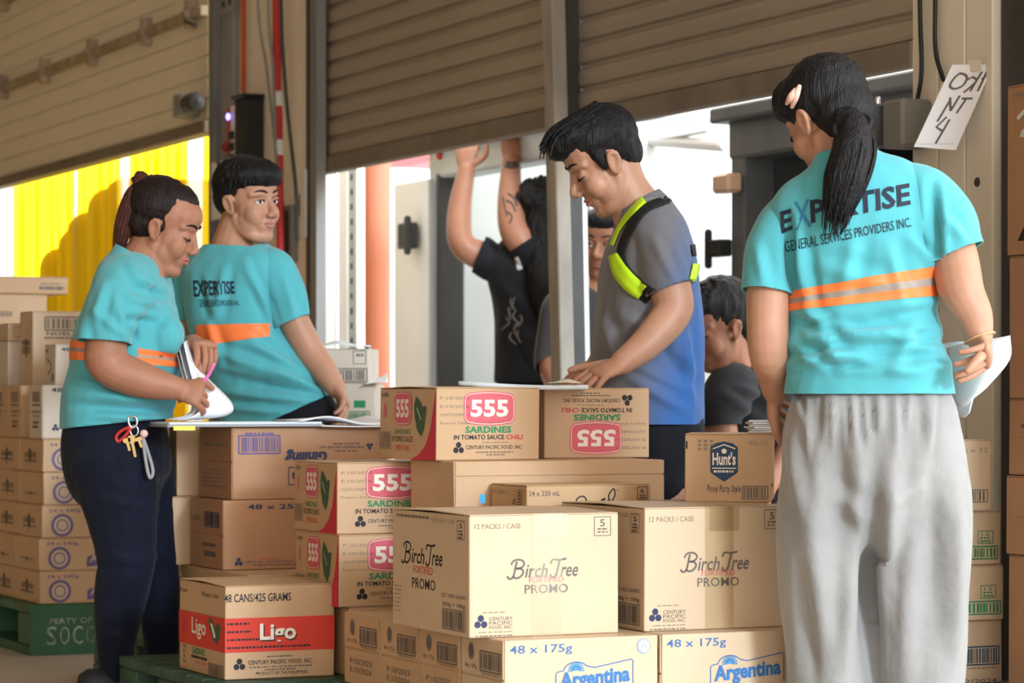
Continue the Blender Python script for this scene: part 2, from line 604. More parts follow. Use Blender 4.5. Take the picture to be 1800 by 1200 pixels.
# yellow strip curtain: every strip a part
def trans_mat(name, col, tr, rough=.3):
    m = bpy.data.materials.new(name); m.use_nodes = True
    nt = m.node_tree; nt.nodes.clear()
    out = nt.nodes.new('ShaderNodeOutputMaterial')
    t = nt.nodes.new('ShaderNodeBsdfTranslucent'); t.inputs[0].default_value = (*col, 1)
    g = nt.nodes.new('ShaderNodeBsdfGlossy'); g.inputs['Roughness'].default_value = rough; g.inputs[0].default_value = (1, 1, 1, 1)
    p = nt.nodes.new('ShaderNodeBsdfTransparent'); p.inputs[0].default_value = (*col, 1)
    mx = nt.nodes.new('ShaderNodeMixShader'); mx.inputs[0].default_value = tr
    nt.links.new(t.outputs[0], mx.inputs[1]); nt.links.new(p.outputs[0], mx.inputs[2])
    mx2 = nt.nodes.new('ShaderNodeMixShader'); mx2.inputs[0].default_value = 0.04
    nt.links.new(mx.outputs[0], mx2.inputs[1]); nt.links.new(g.outputs[0], mx2.inputs[2])
    nt.links.new(mx2.outputs[0], out.inputs[0])
    return m
m_strip = trans_mat('yellow_pvc', (0.95, 0.74, 0.02), .93)
m_clear = trans_mat('clear_pvc', (0.95, 0.93, 0.85), .75)
sc = empty('strip_curtain', RM(0, 0), ANG, 'backlit yellow plastic strip curtain under the cream door', 'curtain')
rnd = random.Random(4)
u = UU(368)
i = 0
vS = WV + .25
while u < UU(-60):
    wd = .20
    px_mid = None
    pxm_ = 900 + F * (vS * cA - (u + .1) * sA) / (vS * sA + (u + .1) * cA)
    clear = 322 < pxm_ < 362 or -20 < pxm_ < 22 or (200 < pxm_ < 218)
    bm = bmesh.new()
    n = 7
    yaw = rnd.uniform(-.015, .015)
    cols = []
    for j in range(n):
        t = j / (n - 1)
        x = vS + .016 * math.sin(PI * t) + yaw * (t - .5) + .006 * (i % 2)
        y = u + (wd if not clear else .10) * t
        cols.append([bm.verts.new((x + .004 * math.sin(zz * 5 + i), y, zz)) for zz in (0.02, .7, 1.3, 2.05)])
    for j in range(n - 1):
        for q in range(3):
            bm.faces.new((cols[j][q], cols[j + 1][q], cols[j + 1][q + 1], cols[j][q + 1]))
    robj('strip', bm, m_clear if clear else m_strip, sc, smooth=True)
    u += (wd if not clear else .10) - .045
    i += 1
# a brown lorry body standing outside behind the curtain
lb = empty('parked_lorry', RM(0, 0), ANG, 'brown lorry body seen dimly through the yellow strips', 'truck')
m_brown = M('brown_tarp', (0.15, 0.055, 0.02), 0.7, 0.3, 4, stretch=(1, 1, .3))
v0 = WV + 1.2
robj('cargo_bed', rbox_bm(UU(295, v0), UU(35, v0), v0, v0 + 1.0, .3, .75, .03), m_brown, lb)
rb_ = random.Random(12)
ed = np.linspace(295, 35, 10)
for k in range(9):
    hh = 1.80 + .33 * math.sin(PI * (k + .6) / 9.4) + rb_.uniform(-.10, .10)
    bm = bmesh.new()
    b_box(bm, v0 + rb_.uniform(0, .12), v0 + .9, UU(ed[k], v0) + .01, UU(ed[k + 1], v0) - .01, .75, hh, .14, 4)
    robj('tarped_bundle', bm, m_brown, lb, True)
for px in (60, 270):
    b = bmesh.new(); b_tube(b, [(v0 + .5, UU(px, v0), .45), (v0 + .75, UU(px, v0), .45)], .45, n=24, spl=False)
    robj('wheel', b, m_rubber, lb)

# pipes, chain and control box on the cream strip
def pipe(name, px, v, z0, z1, r, mat, label, cat='pipe'):
    o = robj(name, tube_bm([(v, UU(px, v), z0), (v, UU(px, v), z1)], r, spl=False, n=14), mat)
    return tag(o, label, cat)
pipe('conduit_pipe', 428, WV - .04, ZZ(428, 165), 4.5, .011, m_orangep, 'thin orange pipe running down to the black box')
rp = empty('warning_pole', RM(0, 0), ANG, 'red pole with two white bands on the cream strip', 'pole')
vp = WV - .06
def seg(y0, y1, px0, px1, mat, nm, r=.0165):
    b = tube_bm([(vp, UU(px0, vp), ZZ(px0, y0, vp)), (vp, UU(px1, vp), ZZ(px1, y1, vp))], r, spl=False, n=14)
    robj(nm, b, mat, rp)
seg(-700, 162, 476, 488, m_redp, 'pole_top')
seg(162, 186, 488, 489, m_white, 'white_band', .0175)
seg(186, 247, 489, 490, m_redp, 'pole_middle')
seg(247, 272, 490, 491, m_white, 'white_band', .0175)
seg(272, 740, 491, 497, m_redp, 'pole_foot')
for nm, pts, r, lab in (('hoist_chain', [(452, -300), (453, 0), (470, 130), (487, 290)], .006, 'thin dark hoist chain hanging left of the red pole'),
                        ('hoist_chain', [(470, -300), (471, 0), (480, 120), (484, 250)], .006, 'thin dark hoist chain hanging right against the red pole'),
                        ('control_cable', [(493, -300), (494, 0), (502, 160), (520, 330), (523, 420)], .008, 'dark cable sagging right of the red pole')):
    vv = WV - .09
    b = tube_bm([(vv, UU(x, vv), ZZ(x, y, vv)) for x, y in pts], r, n=8)
    tag(robj(nm, b, m_grey if 'chain' in nm else m_dark), lab, 'chain' if 'chain' in nm else 'cable')
cb = empty('control_box', RM(0, 0), ANG, 'black control cabinet with a red and white front strip', 'control box')
va = WV - .09
z0, z1 = ZZ(440, 292, va), ZZ(440, 166, va)
robj('cabinet', rbox_bm(*uspan(412, 429, va), va, WV - .005, z0 - .15, z1, .008), m_black, cb)
robj('cabinet_hood', rbox_bm(*uspan(410, 431, va), va - .012, WV - .005, z1 - .004, z1 + .012, .004), m_black, cb)
robj('white_strip', rbox_bm(*uspan(401, 410, va), va + .01, WV - .02, z0 - .02, z1 - .02, .003), m_white, cb)
robj('red_strip', rbox_bm(*uspan(391, 400, va), va + .02, WV - .02, z0 - .05, z1 - .02, .003), m_redp, cb)
b = bmesh.new(); b_ell(b, (va + .005, UU(399, va), ZZ(399, 205, va)), (.008, .011, .014), nu=12, nv=8)
robj('indicator_light', b, M('blue_led', (0.18, 0.12, 1.0), .3, emit=6.0), cb)
b = bmesh.new(); b_ell(b, (va + .0, UU(396, va), ZZ(396, 258, va)), (.018, .026, .02), nu=12, nv=8)
robj('push_button', b, M('button_red', (0.25, 0.02, 0.02), .4), cb)
for yy in (238, 258, 278):
    robj('switch', rbox_bm(*uspan(402, 408, va), va - .004, va + .012, ZZ(404, yy, va) - .016, ZZ(404, yy, va) + .016, .003), m_black, cb)
nt_ = empty('wall_notice', RM(0, 0), ANG, 'pale notice sheet hung under the control box strip', 'notice')
robj('sheet', rbox_bm(*uspan(372, 400, va), va - .002, va + .001, ZZ(386, 385, va), ZZ(386, 283, va)), m_white, nt_)
robj('hanger', rbox_bm(*uspan(384, 388, va), va + .001, WV - .1, ZZ(386, 290, va), ZZ(386, 284, va)), m_dark, nt_)
bx_ = empty('switch_box', RM(0, 0), ANG, 'narrow dark framed switch box low on the cream strip', 'switch')
robj('frame', rbox_bm(*uspan(503, 524), WV - .03, WV - .001, ZZ(510, 462), ZZ(510, 362), .004), m_grey, bx_)
robj('cover', rbox_bm(*uspan(507, 520), WV - .036, WV - .03, ZZ(510, 452), ZZ(510, 372), .003), m_black, bx_)
wp = empty('wall_plate', RM(0, 0), ANG, 'white plate on the cream strip beside the dark column', 'plate')
robj('plate', rbox_bm(*uspan(527, 537, WV - .02), WV - .02, WV - .012, ZZ(532, 420), ZZ(532, 300), .003), m_white, wp)
robj('fixing', rbox_bm(*uspan(530, 534), WV - .012, WV + .0, ZZ(532, 380), ZZ(532, 340), .002), m_dark, wp)

# --- right-hand wall details
vv = WV - .02
for pts, lab in (([(1618, -300), (1617, 0), (1620, 120), (1612, 178)], 'black cable down the left edge of the right wall'),
                 ([(1645, -300), (1644, 0), (1645, 90), (1658, 140)], 'black cable ending behind the hanging paper sign')):
    tag(robj('wall_cable', tube_bm([(vv, UU(x, vv), ZZ(x, y, vv)) for x, y in pts], .006, n=8), m_black), lab, 'cable')
jb = empty('junction_box', RM(0, 0), ANG, 'dark junction box with conduit stub beside the paper sign', 'junction box')
robj('housing', rbox_bm(*uspan(1603, 1640), WV - .09, WV - .001, ZZ(1620, 262), ZZ(1620, 178), .008), m_grey, jb)
robj('cover', rbox_bm(*uspan(1590, 1603), WV - .11, WV + .02, ZZ(1600, 262), ZZ(1600, 185), .005), m_dark, jb)
b = bmesh.new(); b_tube(b, [(WV - .09, UU(1596), ZZ(1596, 175)), (WV - .09, UU(1594), ZZ(1594, 262))], .007, spl=False)
robj('conduit_stub', b, m_silver, jb)

# paper sign "OKI NT 4": a tilted rigid sheet taped to the wall
ys = Ydep(1680) - .10
c4 = [P(1674, 114, ys), P(1747, 113, ys - .02), P(1680, 264, ys - .02), P(1606.5, 258, ys)]
sg = empty('paper_sign', P(1680, 262, ys), 0, 'white paper sign with hand-written letters taped to the cream wall', 'sign')
bm = bmesh.new()
nrm = (c4[1] - c4[0]).cross(c4[3] - c4[0]).normalized()
off = Vector(sg.location)
q = [bm.verts.new(p - off) for p in c4] + [bm.verts.new(p - nrm * .0015 - off) for p in c4]
for f in ((0, 1, 2, 3), (7, 6, 5, 4), (0, 4, 5, 1), (1, 5, 6, 2), (2, 6, 7, 3), (3, 7, 4, 0)):
    bm.faces.new([q[i] for i in f])
bmesh.ops.recalc_face_normals(bm, faces=bm.faces)
obj('sheet', bm, M('sign_paper', (0.78, 0.75, 0.74), 0.6), sg)
exl, eyl = (c4[1] - c4[0]), (c4[0] - c4[3])
pr = Print(exl.length, eyl.length)
def hs(pts, wd=.0075, sm=0):
    wd *= .62 
    # pixel strokes on the sheet
    out = []
    for x, y in pts:
        t = (y - 114) / (259 - 114)
        xl, xr = 1674 + (1606.5 - 1674) * t, 1747 + (1680 - 1747) * t
        out.append(((x - xl) / 73.2, t))
    pr.stroke(out, wd, 'grey', smooth=sm)
def hz_(pts, wd=.0095, sm=0): hs([(1590 + x / 6.665, 100 + y / 6.665) for x, y in pts], wd, sm)
hz_([(660, 190), (590, 245), (532, 340), (585, 380), (680, 345), (732, 262), (710, 215), (645, 195)], sm=4)
hz_([(742, 272), (800, 240), (845, 272)]); hz_([(910, 180), (845, 285), (770, 412)]); hz_([(838, 300), (770, 365), (692, 425)])
hz_([(970, 172), (930, 262), (858, 412)]); hz_([(905, 272), (948, 238)])
hz_([(530, 522), (460, 640), (385, 765)]); hz_([(535, 480), (538, 560), (541, 640)]); hz_([(541, 640), (650, 460)])
hz_([(670, 495), (800, 497)]); hz_([(725, 497), (610, 670)])
hz_([(495, 710), (375, 830), (450, 880)]); hz_([(530, 740), (450, 880), (365, 1025)])
for k in range(14):
    pr.rect(.05 + .065 * k, .965, .08 + .065 * k, .972, 'soft')
ex, ey = exl.normalized(), eyl.normalized()
ey = (ey)
nzv = (nrm if nrm.y < 0 else -nrm) * 3.0
for ink, (V, Fc) in pr.ink.items():
    me = bpy.data.meshes.new('hand_lettering')
    me.from_pydata([tuple(c4[3] + ex * x + ey * y + nzv * z - off) for x, y, z in V], [], Fc)
    obj('hand_lettering', me, INK[ink], sg)
bm = bmesh.new(); b_box(bm, -.022, .022, -.001, .001, -.012, .014)
tp = obj('adhesive_tape', bm, M('tape_clear', (0.7, 0.63, 0.5), .25), sg)
tp.location = P(1712, 116, ys - .02) - off; tp.rotation_euler = (0, 0, -.9)

# ------------------------------------------------------------------ outside: trucks, pillar
vt = WV + .75
m_trroof = trans_mat('fibreglass_roof', (0.9, 0.93, 0.92), .35)
def truck(name, label, px0, px1, zt, zb, mfr, mint, length, v=None, mside=None, mroof=None):
    mside = mside or mint; mroof = mroof or mint
    v = v or vt
    r = empty(name, RM(0, 0), ANG, label, 'truck')
    a, c = UU(px1, v), UU(px0, v)        # a right (near), c left (far)
    t = .09
    robj('door_post', rbox_bm(c - t, c, v, v + .12, zb, zt, .008), mfr, r)
    robj('door_post', rbox_bm(a, a + t, v, v + .12, zb, zt, .008), mfr, r)
    robj('header', rbox_bm(a, c, v - .01, v + .12, zt - .02, zt + .13, .01), mfr, r)
    robj('sill', rbox_bm(a, c, v - .02, v + .12, zb - .1, zb + .02, .01), mfr, r)
    robj('side_panel', rbox_bm(c - .03, c, v + .12, v + length, zb, zt + .12), mside, r)
    robj('side_panel', rbox_bm(a, a + .03, v + .12, v + length, zb, zt + .12), mside, r)
    robj('front_panel', rbox_bm(a, c, v + length, v + length + .03, zb, zt + .12), mint, r)
    robj('roof', rbox_bm(a, c, v + .1, v + length, zt + .10, zt + .13), mroof, r)
    robj('load_floor', rbox_bm(a, c, v + .1, v + length, zb - .05, zb), mint, r)
    for px in (px0 + 8, px1 - 8):
        b = bmesh.new(); b_tube(b, [(v + .9, UU(px, v), .22), (v + 1.1, UU(px, v), .22)], .22, n=22, spl=False)
        robj('wheel', b, m_rubber, r)
    return r, a, c, v
zt1 = ZZ(800, 300, vt)
t1, a, c, v = truck('box_truck', 'open grey box truck the man with raised arms stands in', 757, 1035, zt1, .25, m_truckfr, m_truckint, 2.6, None, m_white, m_trroof)
robj('door_seal', rbox_bm(c - .12, c - .085, v - .012, v + .1, .25, zt1, .004), m_dark, t1)
robj('roller_cover', rbox_bm(a, c + .08, v - .10, v + .0, zt1 + .10, zt1 + .16, .01), M('truck_gutter', (0.16, 0.17, 0.18), .5), t1)
b = bmesh.new(); b_ell(b, (v - .012, UU(777, v), ZZ(777, 274, v)), (.012, .03, .018))
robj('marker_lamp', b, M('lamp_red', (0.45, 0.03, 0.03), .3), t1)
b = bmesh.new(); b_tube(b, [(v + .3, UU(795, v), ZZ(795, 608, v)), (v + .3, UU(905, v), ZZ(905, 600, v))], .035, n=14, spl=False)
robj('load_rail', b, M('chromed', (0.55, 0.57, 0.57), .35, .2, 12, metal=.6), t1)
b = bmesh.new(); b_tube(b, [(v + .2, UU(812, v), ZZ(812, 612, v)), (v + .2, UU(832, v), ZZ(832, 625, v)), (v + .2, UU(836, v), ZZ(836, 690, v))], .022, n=12)
robj('pull_handle', b, M('rusty_handle', (0.20, 0.11, 0.09), .6, .3, 14), t1)
# open leaf, hinge
hdoor = robj('open_door_leaf', rbox_bm(UU(752, v - .04), UU(692, v - .04), v - .04, v - .012, .2, ZZ(720, 322, v), .006), m_white, t1)
for yy in (415, 900):
    b = bmesh.new()
    b_box(b, v - .11, v - .055, UU(752, v) - .03, UU(742, v) + .01, ZZ(750, yy, v) - .055, ZZ(750, yy, v) + .055, .006)
    b_tube(b, [(v - .10, UU(755, v), ZZ(750, yy, v) - .07), (v - .10, UU(755, v), ZZ(750, yy, v) + .07)], .016, n=10, spl=False)
    robj('hinge', b, m_dark, t1)

vt2 = WV + .62
zt2 = ZZ(1300, 268, vt2)
t2, a, c, v = truck('box_truck', 'dark grey box truck behind the ponytailed woman on the right', 1284, 1640, zt2, .25, m_truckdk, m_truckdk, 2.4, vt2)
robj('gutter', rbox_bm(a, c + .04, v - .06, v + .02, zt2 + .10, zt2 + .15, .008), m_truckdk, t2)
robj('marker_lamp', rbox_bm(UU(1312, v), UU(1283, v), v - .07, v - .011, ZZ(1297, 340, v), ZZ(1297, 306, v), .01), M('amber_lens', (0.55, 0.36, 0.25), .35), t2)
for yy in (437, 900):
    b = bmesh.new()
    b_box(b, v - .05, v, UU(1286, v) - .005, UU(1262, v), ZZ(1270, yy, v) - .028, ZZ(1270, yy, v) + .028, .005)
    b_tube(b, [(v - .04, UU(1264, v), ZZ(1270, yy, v) - .055), (v - .04, UU(1264, v), ZZ(1270, yy, v) + .055)], .013, n=10, spl=False)
    robj('hinge', b, m_black, t2)
vb = vt2 + .4
tb = empty('tube_lamp', RM(0, 0), ANG, 'long white tube fixture hanging outside above the gap', 'lamp')
robj('tube', tube_bm([(vb, UU(1130, vb), ZZ(1130, 246, vb)), (vb, UU(1270, vb), ZZ(1270, 256, vb))], .022, spl=False), m_white, tb)
robj('mount', rbox_bm(UU(1250, vb), UU(1140, vb), vb - .02, vb + .02, ZZ(1190, 243, vb), ZZ(1190, 238, vb), .003), m_white, tb)
vpil = WV + 1.0
pil = empty('pillar', RM(0, 0), ANG, 'round terracotta painted pillar outside the left shutter', 'pillar')
robj('shaft', tube_bm([(vpil, UU(664, vpil), 0), (vpil, UU(664, vpil), 3.2)], .062, n=24, spl=False), m_terra, pil)
robj('base_plate', rbox_bm(UU(664, vpil) - .1, UU(664, vpil) + .1, vpil - .1, vpil + .1, 0, .03, .004), m_terra, pil)
gp = empty('guide_rail', RM(0, 0), ANG, 'perforated grey guide rail in the left opening', 'rail')
vg = WV + .30
robj('channel', rbox_bm(*uspan(616, 629, vg), vg - .01, vg + .0, 0, 2.6, .003), M('galvanised', (0.42, 0.44, 0.44), .45, .1, 6), gp)
for k in range(22):
    zz = .5 + .06 * k
    robj('slot', rbox_bm(UU(622.5, vg) - .008, UU(622.5, vg) + .008, vg - .013, vg - .009, zz, zz + .025), m_dark, gp)
gp2 = robj('door_seal_strip', rbox_bm(*uspan(576, 584, WV + .12), WV + .12, WV + .14, 0, 2.6, .004), m_black)
tag(gp2, 'black vertical seal strip at the left opening edge', 'seal')
gp3 = robj('white_jamb', rbox_bm(*uspan(594, 610, vg), vg, vg + .02, 0, 2.6, .004), m_white)
tag(gp3, 'bright white jamb beside the perforated rail', 'jamb')
pk = empty('awning', RM(0, 0), ANG, 'pink awning strip outside above the white truck door', 'awning')
vk = WV + 3.0
robj('sheet', rbox_bm(UU(770, vk), UU(690, vk), vk, vk + .6, ZZ(720, 290, vk), ZZ(720, 262, vk), .01), m_pinkp, pk)
robj('valance', rbox_bm(UU(770, vk), UU(690, vk), vk - .03, vk, ZZ(720, 291, vk), ZZ(720, 280, vk), .004), m_pinkp, pk)

for px in (694, 766):
    robj('support', rbox_bm(UU(px, vk) - .02, UU(px, vk) + .02, vk + .5, vk + .54, 0, ZZ(720, 285, vk), .004), m_white, pk)
# ================================================================== cartons
KRAFT = M('kraft_board', (0.50, 0.305, 0.155), 0.5, 0.09, 5.0, 0.04, 180, spec=0.45)
KRAFT2 = M('kraft_board_light', (0.53, 0.335, 0.185), 0.48, 0.08, 5.0, 0.04, 180, spec=0.45)
KRAFT3 = M('kraft_board_red', (0.40, 0.205, 0.10), 0.5, 0.10, 5.0, 0.04, 180, spec=0.45)
PALE = M('pale_board', (0.57, 0.415, 0.27), 0.46, 0.07, 4.0, 0.03, 160, spec=0.45)
GREYB = M('greyish_board', (0.60, 0.51, 0.42), 0.6, 0.07, 4.0, 0.03, 160, spec=0.45)
def clear_tape(name):
    m = bpy.data.materials.new(name); m.use_nodes = True
    nt = m.node_tree; nt.nodes.clear()
    out = nt.nodes.new('ShaderNodeOutputMaterial')
    a = nt.nodes.new('ShaderNodeBsdfTransparent'); a.inputs[0].default_value = (0.99, 0.97, 0.92, 1)
    g = nt.nodes.new('ShaderNodeBsdfGlossy'); g.inputs['Roughness'].default_value = .22
    x = nt.nodes.new('ShaderNodeMixShader'); x.inputs[0].default_value = .09
    nt.links.new(a.outputs[0], x.inputs[1]); nt.links.new(g.outputs[0], x.inputs[2]); nt.links.new(x.outputs[0], out.inputs[0])
    return m
TAPEC = clear_tape('clear_packing_tape')
TAPE = M('packing_tape', (0.63, 0.47, 0.30), 0.12, 0.05, 9, 0.05, 30, spec=0.6)

def carton(label, corner, ang, w_, d_, h_, mat, front=None, left=None, right=None, top=None, flaps='top',
           tape=None, group=None, seam=.5, name='carton', lid=None, sag=0.0):
    root = empty(name, corner, ang, label, 'box', group)
    e = .0025
    x0 = e if flaps == 'left' else 0
    zt = h_ - e if flaps == 'top' else h_
    y0 = e if flaps == 'front' else 0
    bm = bmesh.new()
    b_box(bm, x0, w_, y0, d_, 0, zt, .003, 2)
    rr = random.Random(hash((round(corner[0], 3), round(corner[1], 3), round(corner[2], 3))) & 0xffff)
    dx = rr.uniform(-.002, .002)
    for v in bm.verts:
        if v.co.z > h_ * .5: v.co.x += dx
    obj('body', bm, mat, root)
    g = .0018
    if flaps == 'top':
        for a, b_ in ((0.001, d_ * .5 - g), (d_ * .5 + g, d_ - .001)):
            bm = bmesh.new(); b_box(bm, .001, w_ - .001, a, b_, zt, zt + e, .0008)
            for v in bm.verts:
                if sag and abs(v.co.y - d_ * .5) < .01: v.co.z += sag
            obj('flap', bm, mat, root)
    elif flaps == 'left':
        for a, b_ in ((.001, h_ * seam - g), (h_ * seam + g, h_ - .001)):
            bm = bmesh.new(); b_box(bm, 0, x0, .002, d_ - .002, a, b_, .0008)
            obj('flap', bm, mat, root)
    elif flaps == 'front':
        for a, b_ in ((.001, h_ * seam - g), (h_ * seam + g, h_ - .001)):
            bm = bmesh.new(); b_box(bm, .002, w_ - .002, 0, y0, a, b_, .0008)
            obj('flap', bm, mat, root)
    if tape:
        tw = tape if not isinstance(tape, bool) else .05
        bm = bmesh.new()
        c = .515 * w_
        b_box(bm, c - tw / 2, c + tw / 2, -.0019, d_, h_ + .0005, h_ + .0010)
        b_box(bm, c - tw / 2, c + tw / 2, -.0022, -.0017, .0, h_ + .0010)
        b_box(bm, c - tw * .35, c + tw * .7, -.0027, -.0023, h_ * .80, h_ * .995)
        obj('packing_tape', bm, TAPEC, root)
    dims = {'front': ((0, 0, 0), (1, 0, 0), (0, 0, 1), w_, h_), 'left': ((0, d_, 0), (0, -1, 0), (0, 0, 1), d_, h_),
            'right': ((w_, 0, 0), (0, 1, 0), (0, 0, 1), d_, h_), 'top': ((0, 0, h_), (1, 0, 0), (0, 1, 0), w_, d_)}
    for nm, fn in (('front', front), ('left', left), ('right', right), ('top', top)):
        if fn is None: continue
        O, ex, ey, W, H = dims[nm]
        fl = False
        if isinstance(fn, tuple): fn, fl = fn
        pr = Print(W, H, fl)
        fn(pr)
        pr.build(root, O, ex, ey)
    return root

# ---------------------------------------------------------------- print designs
def script_B(p, x0, y0, x1, y1, wd, ink):
    def mp_(L): return [(x0 + (x1 - x0) * a, y1 - (y1 - y0) * b) for a, b in L]
    p.stroke(mp_([(.50, .93), (.40, .55), (.28, .16), (.12, .0), (-.08, .02), (-.16, .14)]), wd, ink, smooth=5)
    p.stroke(mp_([(.12, .74), (.22, .92), (.50, 1.02), (.86, .98), (1.02, .80), (.84, .60), (.44, .53)]), wd * .9, ink, smooth=5)
    p.stroke(mp_([(.44, .53), (.80, .52), (.95, .32), (.72, .08), (.42, .02), (.24, .12)]), wd, ink, smooth=5)
def script_T(p, x0, y0, x1, y1, wd, ink):
    def mp_(L): return [(x0 + (x1 - x0) * a, y1 - (y1 - y0) * b) for a, b in L]
    p.stroke(mp_([(-.02, .72), (.02, .90), (.22, .97), (.55, .93), (1.05, 1.0)]), wd, ink, smooth=5)
    p.stroke(mp_([(.60, .93), (.46, .5), (.34, .14), (.16, .0), (-.02, .06), (-.06, .2)]), wd, ink, smooth=5)
def birch(p, x0, y0, x1, y1, ink='grey', wd=.0042):
    W = x1 - x0
    script_B(p, x0 + .02 * W, y0, x0 + .22 * W, y1, wd, ink)
    p.text('irch', x0 + .25 * W, y0 + (y1 - y0) * .22, x0 + .555 * W, y1 - (y1 - y0) * .03, ink, .012, .22)
    script_T(p, x0 + .60 * W, y0 - (y1 - y0) * .02, x0 + .80 * W, y1, wd, ink)
    p.text('ree', x0 + .74 * W, y0 + (y1 - y0) * .42, x0 + .975 * W, y1 - (y1 - y0) * .03, ink, .012, .22)

def birch_front(p):
    p.text('12 PACKS / CASE', .035, .075, .34, .117, 'soft', .004)
    p.frame(.835, .035, .945, .19, .0015, 'grey'); p.text('5', .872, .055, .907, .115, 'grey', .01)
    for yy in (.135, .16): p.dash(.855, yy, .925, .012, 'grey')
    birch(p, .255, .375, .735, .525)
    p.text('FORTIFIED', .395, .515, .625, .562, 'pink', .004)
    p.text('PROMO', .365, .578, .655, .652, 'grey', .006)
    p.trefoil(.075, .875, .040, 'navy')
    for t, a, b_ in (('CENTURY', .832, .862), ('PACIFIC', .868, .898), ('FOOD, INC.', .904, .934)):
        p.text(t, .13, a, .285, b_, 'grey', .0)
    p.dash(.09, .795, .24, .008, 'soft'); p.dash(.06, .955, .28, .008, 'soft', seed=2); p.dash(.04, .985, .285, .009, 'grey', seed=4)
def birch_left(p):
    p.dash(.06, .055, .50, .022, 'grey', seed=1); p.text('12 PACKS / CASE', .52, .05, .82, .085, 'soft')
    p.frame(.85, .055, .945, .205, .0013, 'black'); p.text('5', .88, .075, .915, .115, 'black', .01)
    for yy in (.14, .165, .19): p.dash(.868, yy, .93, .013, 'black')
    birch(p, .13, .28, .68, .455, 'black', .0045)
    p.text('FORTIFIED', .285, .468, .545, .53, 'orange', .0)
    p.text('PROMO', .27, .57, .575, .66, 'black', .004)
    p.text('QTY FREE GRAMS', .655, .665, .955, .70, 'grey')
    p.text('320g + 100g', .665, .735, .95, .775, 'black', .0)
    p.bars(.675, .80, .945, .945, 'grey', 20, .002)
    for k in range(7): p.dash(.03, .66 + .035 * k, .12, .009, 'soft', seed=k)

def tri_555(p, x0, y0, x1, y1, wd=.0014, narrow=False):
    r = .016 if not narrow else .02
    p.poly(p.rr_pts(x0, y0, x1, y1, min(r, (x1 - x0) * p.W * .48), .004 if not narrow else 0), 'pink', 0, True)
    ix, iy = .0032 / p.W, .0032 / p.H
    pts = p.rr_pts(x0 + ix, y0 + iy, x1 - ix, y1 - iy, min(r * .85, (x1 - x0) * p.W * .40), .004 if not narrow else 0)
    p.stroke(pts, wd, 'white', 1, True, True)
    tx, ty = (x1 - x0) * .13, (y1 - y0) * .22
    p.text('555', x0 + tx, y0 + ty, x1 - tx, y1 - ty, 'white', .035, 0, 1)
def s555_front(p):
    tri_555(p, .265, .075, .76, .50)
    for k, (t, a) in enumerate((('P:10/2023', .32), ('E:10/2026', .32), ('CHTONM  SATURN', .50), ('Expiry Date: 20 OCT 2026', .72))):
        p.text(t, .04, .125 + .115 * k, a if k < 3 else .70, .165 + .115 * k, 'soft', 0)
    p.text('SARDINES', .28, .535, .725, .625, 'green', .03)
    p.text('IN TOMATO SAUCE', .17, .65, .655, .715, 'black', .02); p.text('CHILI', .675, .65, .835, .715, 'red', .02)
    p.dash(.44, .755, .69, .014, 'soft')
    p.trefoil(.215, .835, .048, 'black')
    p.text('CENTURY PACIFIC FOOD, INC.', .285, .795, .835, .855, 'black', .004)
    p.dash(.38, .89, .75, .015, 'grey', seed=5); p.dash(.48, .925, .66, .015, 'grey', seed=6)
def s555_left(p):
    p.poly([(1, .02), (1, 1), (.55, 1), (.70, .93), (.82, .80), (.90, .60), (.95, .35)], 'red', 0)
    tri_555(p, .27, .06, .575, .52, .0012, True)
    p.poly([(.66, .12), (.72, .18), (.77, .27), (.84, .25), (.82, .40), (.80, .55), (.75, .68), (.68, .58), (.64, .40), (.63, .25)], 'leaf', 1)
    p.stroke([(.66, .20), (.70, .40), (.76, .60)], .003, 'green', 2); p.stroke([(.68, .28), (.75, .44)], .0025, 'white', 2)
    p.text('SARDINES', .275, .575, .565, .645, 'green', .0)
    p.text('IN TOMATO SAUCE', .24, .675, .60, .755, 'black', .0)
    p.text('WITH CHILI', .30, .80, .545, .875, 'orange', .0)
    p.bars(.02, .64, .20, .84, 'soft', 12, .002)
    p.dash(.05, .10, .16, .05, 'soft'); p.rect(.09, .22, .12, .42, 'pink')

